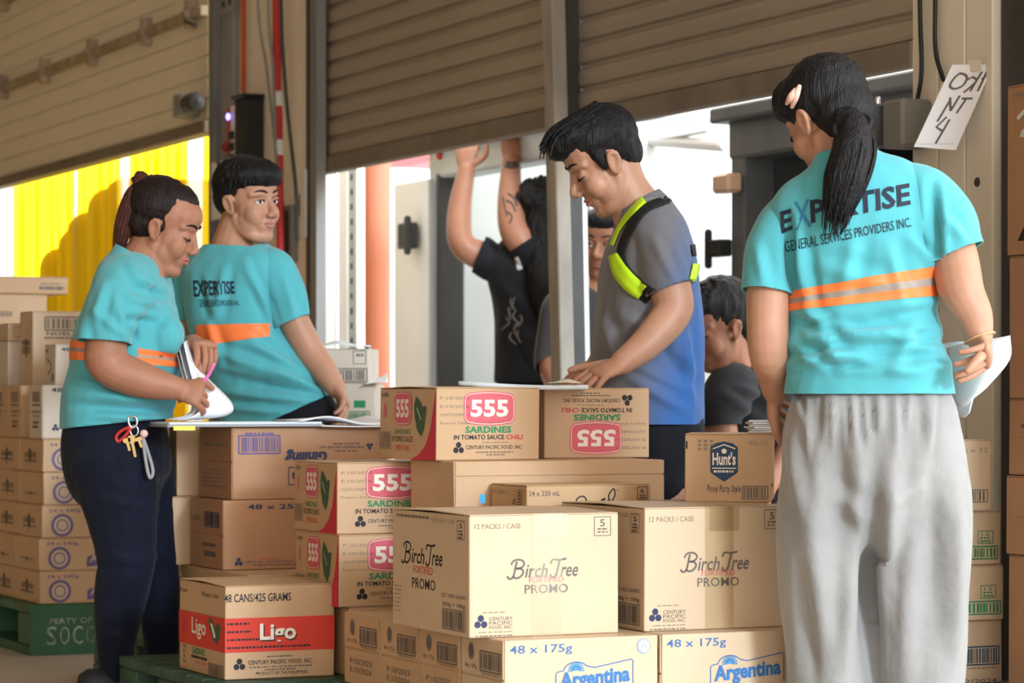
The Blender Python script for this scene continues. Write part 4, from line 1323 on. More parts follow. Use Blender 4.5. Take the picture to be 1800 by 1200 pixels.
def face_parts(root, H, s, L, skin, open_eyes=False, brow='black_hair', lip=(0.36, 0.13, 0.11), look=0.0, browz=.0):
    def place(bm, nm, mat, smooth=True):
        for v in bm.verts: v.co = v.co - L
        return obj(nm, bm, mat, root, smooth)
    for sx in (-1, 1):
        bm = bmesh.new()
        b_tube(bm, [H @ Vector(p) for p in ((sx * .052, -.0600, .026 + browz), (sx * .040, -.0745, .033 + browz), (sx * .026, -.0815, .0325 + browz), (sx * .014, -.0835, .028 + browz))], [.0016 * s, .0028 * s, .0032 * s, .0026 * s], n=8, per=4)
        place(bm, 'eyebrow', MATS[brow])
        if open_eyes:
            bm = bmesh.new(); b_ell(bm, (sx * .032, -.0655, .0015), (.0148, .0140, .0098), mtx=H)
            e = place(bm, 'eye', M('eye_white', (0.72, 0.68, 0.65), .25))
            bm = bmesh.new(); b_ell(bm, (sx * .032 + look, -.0755, .0022), (.0060, .0046, .0064), mtx=H, nu=12, nv=8)
            place(bm, 'iris', M('iris_dark', (0.015, 0.008, 0.006), .15)).parent = e
            bm = bmesh.new()
            b_tube(bm, [H @ Vector(p) for p in ((sx * .048, -.0660, .0025), (sx * .040, -.0760, .0095), (sx * .031, -.0795, .0112), (sx * .022, -.0778, .0080), (sx * .0170, -.0740, .0010))], [.0022 * s, .0036 * s, .0040 * s, .0034 * s, .002 * s], n=8, per=4)
            place(bm, 'upper_eyelid', skin)
            bm = bmesh.new()
            b_tube(bm, [H @ Vector(p) for p in ((sx * .0485, -.0665, .0020), (sx * .040, -.0782, .0066), (sx * .031, -.0820, .0078), (sx * .022, -.0798, .0050), (sx * .0165, -.0750, .0000))], [.0010 * s, .0015 * s, .0017 * s, .0014 * s, .001 * s], n=6, per=4)
            place(bm, 'eyelash', MATS[brow])
        else:
            bm = bmesh.new()
            b_tube(bm, [H @ Vector(p) for p in ((sx * .049, -.0660, -.004), (sx * .041, -.0775, -.0068), (sx * .032, -.0812, -.0075), (sx * .022, -.0785, -.0055), (sx * .016, -.0745, -.002))], [.0009 * s, .0022 * s, .0025 * s, .002 * s, .001 * s], n=6, per=4)
            place(bm, 'eyelash', MATS[brow])
    m_lip = M('lip_%d' % int(lip[0] * 1000 + lip[1] * 100), lip, .4)
    bm = bmesh.new()
    b_tube(bm, [H @ Vector(p) for p in ((-.0225, -.0765, -.0610), (-.012, -.0850, -.0585), (0, -.0878, -.0590), (.012, -.0850, -.0585), (.0225, -.0765, -.0610))], [(.002 * s, .002 * s), (.0038 * s, .0038 * s), (.0042 * s, .0042 * s), (.0038 * s, .0038 * s), (.002 * s, .002 * s)], n=8, per=4)
    place(bm, 'upper_lip', m_lip)
    bm = bmesh.new()
    b_tube(bm, [H @ Vector(p) for p in ((-.0205, -.0765, -.0635), (-.011, -.0842, -.0675), (0, -.0862, -.0685), (.011, -.0842, -.0675), (.0205, -.0765, -.0635))], [.002 * s, .0046 * s, .0052 * s, .0046 * s, .002 * s], n=8, per=4)
    place(bm, 'lower_lip', m_lip)

def hand_geo(bm_palm, bm_fing, wrist, knuck, palm_n, curls, scale=1.0, side=1, thumb=None, spread=.16):
    """palm from wrist to the knuckle centre; palm_n points out of the palm; curls per finger (three bends in degrees)"""
    w_, k_ = Vector(wrist), Vector(knuck)
    d = (k_ - w_).normalized()
    n = Vector(palm_n); n = (n - d * n.dot(d)).normalized()
    a = d.cross(n) * side          # towards the thumb side
    sc = scale
    b_tube(bm_palm, [w_ - d * .01, w_ + (k_ - w_) * .35, w_ + (k_ - w_) * .75, k_], [(.026 * sc, .019 * sc), (.035 * sc, .018 * sc), (.040 * sc, .016 * sc), (.038 * sc, .012 * sc)], n=14, per=4, side=a)
    lens = (.074, .082, .076, .060)
    offs = (.030, .010, -.010, -.029)
    for i in range(4):
        base = k_ + a * offs[i] * sc - d * (.006 + .004 * abs(i - 1)) * sc
        dr = (d + a * spread * (1.2 - i * .8) * .6).normalized()
        ax = dr.cross(n)
        L_ = lens[i] * sc
        c = curls[i] if isinstance(curls[0], (tuple, list)) else curls
        pts = [base - dr * .018 * sc, base.copy()]
        cur, dd = base.copy(), dr.copy()
        for j, fr in enumerate((.46, .30, .24)):
            dd = Matrix.Rotation(-math.radians(c[j]), 3, ax) @ dd if False else (Matrix.Rotation(math.radians(c[j]), 3, ax) @ dd)
            cur = cur + dd * L_ * fr
            pts.append(cur.copy())
        r0 = (.0092, .0094, .0090, .0080)[i] * sc
        b_tube(bm_fing, pts, [r0, r0 * 1.05, r0 * .98, r0 * .86, r0 * .68], n=10, per=4)
    # thumb leaves the side of the palm near its base
    tb = w_ + (k_ - w_) * .30 + a * .026 * sc
    if thumb is None:
        t1 = tb + (d * .55 + a * .75 + n * .25).normalized() * .038 * sc
        t2 = t1 + (d * .85 + a * .30 + n * .35).normalized() * .030 * sc
        t3 = t2 + (d * .95 + a * .05 + n * .30).normalized() * .024 * sc
    else:
        t1, t2, t3 = [Vector(q) for q in thumb]
    b_tube(bm_fing, [w_ + (k_ - w_) * .18 + a * .010 * sc, tb, t1, t2, t3], [.014 * sc, .0145 * sc, .0115 * sc, .0102 * sc, .0078 * sc], n=10, per=4)

def cut_plane(b, point, normal, radius=None):
    point, normal = Vector(point), Vector(normal).normalized()
    if radius is None:
        fs = list(b.faces)
    else:
        fs = [f for f in b.faces if (f.calc_center_median() - point).length < radius]
    es = list({e for f in fs for e in f.edges}); vs = list({v for f in fs for v in f.verts})
    bmesh.ops.bisect_plane(b, geom=vs + es + fs, plane_co=point, plane_no=normal, clear_outer=True, dist=1e-6)
    loose = [v for v in b.verts if not v.link_faces]
    if loose: bmesh.ops.delete(b, geom=loose, context='VERTS')

def to_px(co):
    return 900 + F * co.x / co.y, 700 - F * (co.z - CH) / co.y

def folds(b, lst, noise_amp=.003, nscale=9.0, seed=0.0, nstretch=(1, 1, .6), amp_k=1.0):
    b.normal_update()
    for v in b.verts:
        q = Vector((v.co.x * nstretch[0], v.co.y * nstretch[1], v.co.z * nstretch[2]))
        d = noise_amp * mnoise.noise(q * nscale + Vector((seed, 0, 0))) + noise_amp * .5 * mnoise.noise(q * nscale * 2.3 + Vector((0, seed, 0)))
        if lst and v.normal.y < .35:
            x, y = to_px(v.co)
            for x0, y0, x1, y1, wd, am in lst:
                dx, dy = x1 - x0, y1 - y0
                L2 = dx * dx + dy * dy
                t = ((x - x0) * dx + (y - y0) * dy) / L2
                if t < -.15 or t > 1.15: continue
                tt = min(1, max(0, t))
                ds = math.hypot(x - x0 - dx * tt, y - y0 - dy * tt)
                if ds > wd * 3: continue
                sg_ = ((x - x0) * dy - (y - y0) * dx) / math.sqrt(L2)
                d += amp_k * am * math.sin(PI * min(1, max(0.0, (t + .15) / 1.3))) * (math.exp(-(sg_ / wd) ** 2) - .55 * math.exp(-((sg_ - 1.7 * wd) / wd) ** 2))
        v.co += v.normal * d

def shell(b, nm, mat, root, L, thick=.003):
    for v in b.verts: v.co -= L
    for f in b.faces: f.smooth = True
    o = obj(nm, b, mat, root)
    if thick:
        sm = o.modifiers.new('thickness', 'SOLIDIFY'); sm.thickness = thick; sm.offset = -1
    return o

def cloth_world(b):            # BVH of a garment while still in world space
    return BVHTree.FromBMesh(b)

def band(b, lo, hi, keep, nm, mat, root, L, off=.0016):
    """strip of a garment between two planes (point, normal up)"""
    c = b.copy()
    fs = [f for f in c.faces if not keep(f.calc_center_median())]
    bmesh.ops.delete(c, geom=fs, context='FACES')
    for (p_, n_) in ((lo[0], -lo[1]), (hi[0], hi[1])):
        bmesh.ops.bisect_plane(c, geom=list(c.verts) + list(c.edges) + list(c.faces), plane_co=p_, plane_no=n_, clear_outer=True, dist=1e-6)
    c.normal_update()
    nn = {v: v.normal.copy() for v in c.verts}
    for v in c.verts: v.co += nn[v] * off - L
    for f in c.faces: f.smooth = True
    return obj(nm, c, mat, root)

def img_plane(x0, y0, x1, y1, Y):
    """plane through two photo points that also holds the viewing direction; normal upwards"""
    a, c = P(x0, y0, Y), P(x1, y1, Y)
    n = (c - a).cross(Vector((0, 1, 0)))
    if n.z < 0: n = -n
    return a, n.normalized()

def cast(bvh, x, y, off):
    o = Vector((0, 0, CH)); d = Vector(((x - 900) / F, 1, (700 - y) / F)).normalized()
    h = bvh.ray_cast(o, d)
    if h[0] is None: return None
    n = h[1] if h[1].dot(d) < 0 else -h[1]
    return h[0] + n * off

def cloth_text(bvh, root, L, s_, corners, mat, bold=.02, nm='shirt_lettering', off=.0022, xs=None, skew=0.0):
    """lettering laid onto a garment; corners: four photo points tl, tr, br, bl"""
    vs, fs = text_geo(s_, bold, 2)
    out, ok = [], []
    tl, tr, br, bl = corners
    for a, c in vs:
        x = (tl[0] * (1 - a) + tr[0] * a) * c + (bl[0] * (1 - a) + br[0] * a) * (1 - c)
        y = (tl[1] * (1 - a) + tr[1] * a) * c + (bl[1] * (1 - a) + br[1] * a) * (1 - c)
        h = cast(bvh, x, y, off)
        ok.append(h is not None)
        out.append(tuple((h if h is not None else Vector((0, 0, 0))) - L))
    fs = [f for f in fs if all(ok[i] for i in f) and max((Vector(out[i]) - Vector(out[f[0]])).length for i in f) < .08]
    me = bpy.data.meshes.new(nm)
    me.from_pydata(out, [], fs)
    return obj(nm, me, mat, root)

def cloth_ribbon(bvh, root, L, path, widths, mat, nm, thick=.004, per=8):
    P_ = catmull([Vector((x, y, 0)) for x, y in path], per)
    W_ = catmull([Vector((w_, 0, 0)) for w_ in widths], per)
    bm = bmesh.new()
    rows = []
    n = len(P_)
    for i in range(n):
        t = (P_[min(i + 1, n - 1)] - P_[max(0, i - 1)]).normalized()
        q = Vector((-t.y, t.x, 0)) * W_[i].x * .5
        row = []
        for k in (-1, -.33, .33, 1):
            h = cast(bvh, P_[i].x + q.x * k, P_[i].y + q.y * k, thick)
            row.append(h)
        rows.append(row)
    vr = []
    for row in rows:
        good = [h for h in row if h is not None]
        if len(good) < 4:
            vr.append(None); continue
        vr.append([bm.verts.new(h - L) for h in row])
    for i in range(n - 1):
        if vr[i] is None or vr[i + 1] is None: continue
        for k in range(3):
            bm.faces.new((vr[i][k], vr[i][k + 1], vr[i + 1][k + 1], vr[i + 1][k]))
    o = obj(nm, bm, mat, root, True)
    sm = o.modifiers.new('thickness', 'SOLIDIFY'); sm.thickness = .002; sm.offset = -1
    return o

def torso_tube(bm, rings, side, n=28, grow=0.0, sq=2.3):
    b_tube(bm, [pt(r[:3]) for r in rings], [(r[3] + grow, r[4] + grow) for r in rings], n=n, per=5, side=side, sq=sq)

def finish_body(bm, bmf, root, L, mat, voxel, H=None, it=2):
    b = remesh(bm, voxel, it)
    if H is not None: sculpt_head(b, H)
    if bmf is not None:
        me = mesh_of(bmf, 'f'); b.from_mesh(me); bpy.data.meshes.remove(me)
    for v in b.verts: v.co -= L
    for f in b.faces: f.smooth = True
    return obj('body', b, mat, root)

def garment(bm_main, sleeves, voxel, cuts, fl, namp, nsc, seed, it=4, amp_k=1.0, nstretch=(1, 1, .6)):
    """main part plus sleeves, each closed and smoothed by itself, hems cut open, then sewn into one mesh"""
    b = remesh(bm_main, voxel, it)
    for point, normal, radius in cuts: cut_plane(b, point, normal, radius)
    for pts, rad, tilt in sleeves:
        sb = bmesh.new()
        b_tube(sb, pts, rad, n=24, per=5)
        sb = remesh(sb, voxel, it)
        cut_plane(sb, pts[-2], (Vector(pts[-1]) - Vector(pts[-2])).normalized() + Vector(tilt), None)
        me = mesh_of(sb, 's'); b.from_mesh(me); bpy.data.meshes.remove(me)
    folds(b, fl, namp, nsc, seed, nstretch, amp_k)
    return b

def hair_obj(bm, root, L, mat, voxel=.005, it=2, amp=.004, seed=0, nm='hair', dirv=None):
    b = remesh(bm, voxel, it)
    b.normal_update()
    for v in b.verts:
        q = v.co
        v.co = v.co + v.normal * amp * (mnoise.noise(Vector((q.x * 60, q.y * 60, q.z * 14 + seed))) + .5 * mnoise.noise(Vector((q.x * 140, q.y * 140, q.z * 30 + seed))))
    for v in b.verts: v.co -= L
    for f in b.faces: f.smooth = True
    return obj(nm, b, mat, root)

def locks(root, L, curves, rad, mat, nm='hair_locks'):
    bm = bmesh.new()
    for pts in curves:
        k = len(pts)
        b_tube(bm, [Vector(p) - L for p in pts], [rad * (1 - .75 * (i / (k - 1)) ** 1.5) for i in range(k)], n=6, per=3)
    o = obj(nm, bm, mat, root, True)
    o['kind'] = 'stuff'
    return o

def shoe(root, L, heel, toe, mat, w_=.045, h_=.07):
    heel, toe = Vector(heel), Vector(toe)
    d = (toe - heel).normalized()
    sd = Vector((0, 0, 1)).cross(d)
    bm = bmesh.new()
    b_tube(bm, [heel + Vector((0, 0, h_ * .6)), heel.lerp(toe, .35) + Vector((0, 0, h_ * .62)), heel.lerp(toe, .7) + Vector((0, 0, h_ * .42)), toe + Vector((0, 0, h_ * .36))],
           [(w_ * .8, h_ * .55), (w_ * .85, h_ * .58), (w_, h_ * .40), (w_ * .7, h_ * .30)], n=14, per=4, side=sd)
    for v in bm.verts:
        v.co.z = max(v.co.z, .012)
        v.co -= L
    o = obj('shoe', bm, mat, root, True)
    bm = bmesh.new()
    b_tube(bm, [heel + Vector((0, 0, .010)), heel.lerp(toe, .5) + Vector((0, 0, .010)), toe + Vector((0, 0, .010))], [(w_ * .85, .009), (w_ * .9, .009), (w_ * .8, .009)], n=14, per=4, side=sd)
    for v in bm.verts: v.co -= L
    s_ = obj('sole', bm, M('sole_white', (0.6, 0.57, 0.52), .6), root, True)
    s_.parent = o
    return o

HAIRB = hair_mat('black_hair', (0.010, 0.009, 0.010))
HAIRD = hair_mat('dark_brown_hair', (0.016, 0.009, 0.008))
HAIRBR = hair_mat('brown_hair', (0.085, 0.028, 0.018))
SK1 = skin_mat('skin_warm', (0.37, 0.165, 0.098))
SK2 = skin_mat('skin_light', (0.45, 0.23, 0.145))
SK3 = skin_mat('skin_deep', (0.30, 0.135, 0.08))
TEAL = cloth_mat('turquoise_jersey', (0.085, 0.39, 0.44))
ORG = M('orange_tape', (0.93, 0.20, 0.05), .45, .08, 40)
SILV = M('reflective_grey', (0.30, 0.25, 0.22), .35, .15, 60)
INKSH = M('shirt_ink', (0.016, 0.022, 0.04), .7)
# ================================================================== woman with the ponytail, on the right
def woman_right():
    Y = 5.720
    L = Vector((P(1535, 700, Y).x, Y, 0))
    root = empty('person', L, 0, 'person in turquoise shirt and grey sweatpants standing with back turned', 'person', 'people in turquoise shirts')
    side = Vector((.97, -.14, .10)).normalized()
    H = head_matrix(P(1452, 208, 5.740), -142, 26, 6, .95)
    s = .95
    rings = [(1528, 712, Y, .168, .125), (1527, 660, Y, .160, .118), (1520, 600, Y, .150, .112), (1514, 530, Y, .146, .108), (1508, 460, Y, .152, .110),
             (1500, 400, Y, .164, .110), (1496, 350, Y, .168, .100), (1490, 310, Y, .135, .080), (1484, 282, Y, .075, .062), (1478, 262, Y, .052, .055)]
    # body
    bm, bf = bmesh.new(), bmesh.new()
    head_geo(bm, H, s, .92, True, .85, .8)
    b_tube(bm, [H @ Vector((0, .022, -.03)), P(1462, 255, 5.740), P(1482, 300, Y)], [.05, .05, .06], n=16)
    torso_tube(bm, rings[:-1], side, grow=-.024)
    eL, wL = P(1350, 608, 5.700), P(1364, 690, 5.820)
    b_tube(bm, [P(1405, 385, 5.750), P(1366, 415, 5.740), P(1352, 500, 5.710), eL, P(1358, 650, 5.760), wL], [.036, .044, .045, .041, .036, .027], n=16)
    eR, wR = P(1690, 512, 5.640), P(1722, 598, 5.620)
    b_tube(bm, [P(1590, 325, 5.700), P(1638, 368, 5.690), P(1674, 440, 5.670), eR, P(1712, 555, 5.630), wR], [.04, .048, .048, .046, .038, .027], n=16)
    # left hand rests on the slips
    hand_geo(bm, bf, wL, P(1360, 722, 5.875), Vector((.9, .1, -.3)), [(30, 35, 25)] * 4, .92, 1)
    # right hand, fingers pointing to the left over the sheet
    hand_geo(bm, bf, wR, P(1736, 630, 5.585), Vector((-.95, -.15, -.35)), [(62, 12, 10), (66, 10, 8), (70, 12, 10), (76, 14, 10)], .90, 1, spread=.2,
             thumb=(P(1722, 628, 5.550), P(1710, 641, 5.535), P(1700, 652, 5.530)))
    for sx, x in ((-1, 1462), (1, 1612)):
        b_tube(bm, [P(x, 760, Y), P(x, 950, Y), P(x, 1120, Y), P(x, 1320, Y)], [.065, .055, .05, .036], n=16)
    finish_body(bm, bf, root, L, SK2, .005, H)
    # hair cap, ponytail
    bm = bmesh.new()
    b_ell(bm, (0, .022, .045), (.088, .100, .088), mtx=H)
    b_ell(bm, (0, .055, -.01), (.074, .065, .072), mtx=H)
    b_ell(bm, (-.03, -.03, .062), (.054, .058, .052), mtx=H); b_ell(bm, (.03, -.03, .062), (.054, .058, .052), mtx=H)
    hair_obj(bm, root, L, HAIRB, .005, 3, .0025, 1)
    tail = [P(1478, 205, 5.665), P(1500, 225, 5.630), P(1500, 262, 5.605), P(1488, 310, 5.590), P(1476, 355, 5.590), P(1468, 392, 5.595)]
    bm = bmesh.new()
    b_tube(bm, tail, [.032, .033, .040, .042, .031, .010], n=16)
    b_tube(bm, [P(1480, 210, 5.660), P(1492, 240, 5.615), P(1475, 300, 5.590), P(1462, 350, 5.588), P(1455, 380, 5.592)], [.02, .026, .026, .018, .005], n=12)
    hair_obj(bm, root, L, HAIRB, .005, 3, .002, 3, 'ponytail')
    rn = random.Random(5)
    cv = []
    for i in range(46):
        a, r0 = rn.uniform(0, 2 * PI), rn.uniform(.6, 1.0)
        cv.append([q + Vector((math.cos(a) * rr * r0, -abs(math.sin(a)) * rr * r0 * .9, rn.uniform(-.004, .004))) for q, rr in zip(tail[1:], (.036, .045, .047, .036, .016))])
        cv[-1][-1] += Vector((rn.uniform(-.012, .012), 0, rn.uniform(-.03, .01)))
    locks(root, L, cv, .0035, HAIRB)
    bm = bmesh.new(); 
    c0 = P(1498, 222, 5.628)
    b_tube(bm, [c0 + Vector((.036 * math.cos(t), .02 * math.sin(t) - .008, .010 * math.cos(t) + .02 * math.sin(t))) for t in np.linspace(0, 2 * PI, 13)], .006, n=8, per=2)
    for v in bm.verts: v.co -= L
    obj('hair_tie', bm, M('hair_tie_black', (.01, .01, .012), .8), root, True)
    # hair clip: two beige prongs
    for k, (x0, y0, x1, y1) in enumerate(((1383, 182, 1398, 158), (1392, 188, 1405, 152))):
        bm = bmesh.new()
        b_tube(bm, [P(x0, y0, 5.665), P((x0 + x1) / 2, (y0 + y1) / 2, 5.648), P(x1, y1, 5.655)], [.004, .0075, .005], n=10)
        for v in bm.verts: v.co -= L
        obj('hair_clip', bm, M('clip_beige', (0.72, 0.42, 0.33), .35), root, True)
    face_parts(root, H, s, L, SK2)
    # shirt
    bm = bmesh.new()
    torso_tube(bm, [(1529, 745, Y, .172, .130)] + rings, side, grow=.004)
    fl = [(1392, 560, 1500, 600, 10, -.006), (1400, 600, 1560, 585, 12, .008), (1395, 640, 1520, 612, 10, .007), (1400, 655, 1560, 630, 9, -.004), (1560, 590, 1650, 620, 12, .007),
          (1540, 560, 1648, 545, 10, -.005), (1570, 650, 1665, 640, 12, .006), (1640, 330, 1646, 470, 9, -.007), (1620, 320, 1630, 440, 12, .005), (1600, 420, 1648, 480, 9, .006),
          (1385, 380, 1396, 500, 9, -.007), (1405, 420, 1420, 540, 10, .005), (1440, 470, 1560, 500, 14, .004), (1500, 420, 1480, 520, 14, .004), (1560, 430, 1590, 530, 12, .004),
          (1330, 430, 1345, 500, 10, .004), (1660, 380, 1705, 430, 9, .004), (1420, 540, 1480, 640, 12, .005), (1610, 560, 1570, 650, 14, .005), (1450, 620, 1620, 660, 10, .005), (1395, 605, 1450, 650, 9, .005),
          (1480, 590, 1640, 575, 7, .005), (1420, 650, 1600, 658, 6, .003), (1500, 610, 1655, 600, 6, -.005), (1410, 580, 1470, 570, 6, .005)]
    b = garment(bm, [([P(1440, 358, 5.740), P(1395, 388, 5.740), P(1362, 432, 5.720), P(1350, 480, 5.710), P(1350, 514, 5.705), P(1350, 545, 5.700)], [.055, .064, .062, .0585, .0575, .0575], (-.12, 0, 0)),
                     ([P(1570, 330, 5.700), P(1616, 345, 5.695), P(1656, 388, 5.680), P(1671, 426, 5.665), P(1679, 446, 5.660), P(1690, 478, 5.655)], [.055, .067, .067, .064, .063, .063], (.10, 0, 0))],
                .0065, [(P(1529, 692, Y), Vector((0, 0, -1)), .26), (P(1482, 276, Y), Vector((-.10, .25, 1)), .10)], fl, .007, 9, 2.0, amp_k=2.4)
    bvh = cloth_world(b)
    def keep(c):
        x, y = to_px(c)
        return 1378 < x < 1660 and (x > 1393 or y > 520)
    la, lb = (1385, 547, 1650, 521), (1385, 513, 1650, 468)
    def mix(t): return tuple(p_ * (1 - t) + q_ * t for p_, q_ in zip(la, lb))
    pl = [img_plane(*mix(t), Y) for t in (0, .36, .62, 1.0)]
    for i, (m_, nm) in enumerate(((ORG, 'orange_stripe'), (SILV, 'reflective_stripe'), (ORG, 'orange_stripe'))):
        band(b, pl[i], pl[i + 1], keep, nm, m_, root, L)
    for s_, cs in (('E', ((1372, 372), (1392, 367), (1394, 403), (1374, 411))), ('PERTISE', ((1424, 352), (1598, 322), (1600, 360), (1426, 393)))):
        cloth_text(bvh, root, L, s_, cs, INKSH, .03)
    cloth_text(bvh, root, L, 'X', ((1396, 356), (1424, 350), (1428, 398), (1398, 404)), M('shirt_ink_blue', (0.03, 0.16, 0.30), .7), .0)
    cloth_text(bvh, root, L, 'GENERAL SERVICES PROVIDERS INC.', ((1380, 424), (1600, 382), (1602, 398), (1382, 443)), INKSH, .0)
    shell(b, 'shirt', TEAL, root, L)
    # sweatpants
    SW = cloth_mat('grey_sweat', (0.27, 0.265, 0.26), .95, .12, .3, .35, 30)
    bm = bmesh.new()
    torso_tube(bm, [(1530, 676, Y, .132, .095), (1531, 702, Y, .160, .118), (1534, 760, Y, .176, .135), (1538, 840, Y, .182, .135), (1540, 905, Y, .170, .120)], Vector((1, -.05, 0)))
    b_tube(bm, [P(1462, 820, Y), P(1452, 900, Y), P(1450, 1000, Y - .01), P(1455, 1120, Y), P(1458, 1340, Y)], [(.096, .115), (.096, .112), (.094, .105), (.092, .10), (.09, .095)], n=20, side=(1, 0, 0))
    b_tube(bm, [P(1612, 820, Y), P(1622, 900, Y), P(1624, 1000, Y - .01), P(1620, 1120, Y), P(1618, 1340, Y)], [(.096, .115), (.098, .112), (.096, .105), (.093, .10), (.09, .095)], n=20, side=(1, 0, 0))
    b = remesh(bm, .0075, 4)
    rn = random.Random(8)
    fl = [(1400 + 22 * i + rn.uniform(-5, 5), 690, 1405 + 21 * i + rn.uniform(-8, 8), 740 + rn.uniform(0, 60), 6, .004 * rn.choice((1, -1))) for i in range(12)]
    fl += [(1533, 850, 1532, 1200, 16, -.014), (1420, 800, 1440, 1100, 22, .008), (1470, 760, 1490, 1000, 20, -.008), (1570, 760, 1565, 1050, 18, .008), (1640, 800, 1650, 1150, 22, -.008),
           (1600, 900, 1590, 1200, 18, .008), (1500, 950, 1480, 1200, 16, .008), (1410, 1000, 1430, 1200, 16, -.007), (1450, 860, 1530, 920, 16, .006), (1540, 900, 1620, 850, 16, .006), (1680, 900, 1675, 1150, 14, .007), (1390, 760, 1410, 900, 12, .006)]
    folds(b, fl, .008, 7, 4.0, (1, 1, .4), 2.0)
    cut_plane(b, P(1458, 1325, Y), Vector((0, 0, -1)), .13); cut_plane(b, P(1618, 1325, Y), Vector((0, 0, -1)), .13)
    shell(b, 'sweatpants', SW, root, L)
    bm = bmesh.new()
    b_tube(bm, [P(1474, 1200, Y) , P(1474, 1210, Y)], .001); bm.free()
    for x in (1458, 1618):
        q = P(x, 1340, Y); q.z = 0
        shoe(root, L, q + Vector((0, -.07, 0)), q + Vector((-.03, .15, 0)), M('shoe_dark', (.03, .03, .035), .6))
    bm = bmesh.new(); c0 = P(1722, 594, 5.622)
    ax = (wR - eR).normalized(); a1 = ax.orthogonal().normalized(); a2 = ax.cross(a1)
    b_tube(bm, [c0 + a1 * .031 * math.cos(t) + a2 * .031 * math.sin(t) for t in np.linspace(0, 2 * PI, 15)], .0025, n=6, per=2)
    for v in bm.verts: v.co -= L
    obj('bracelet', bm, M('bracelet_cord', (.55, .33, .16), .5), root, True)
woman_right()

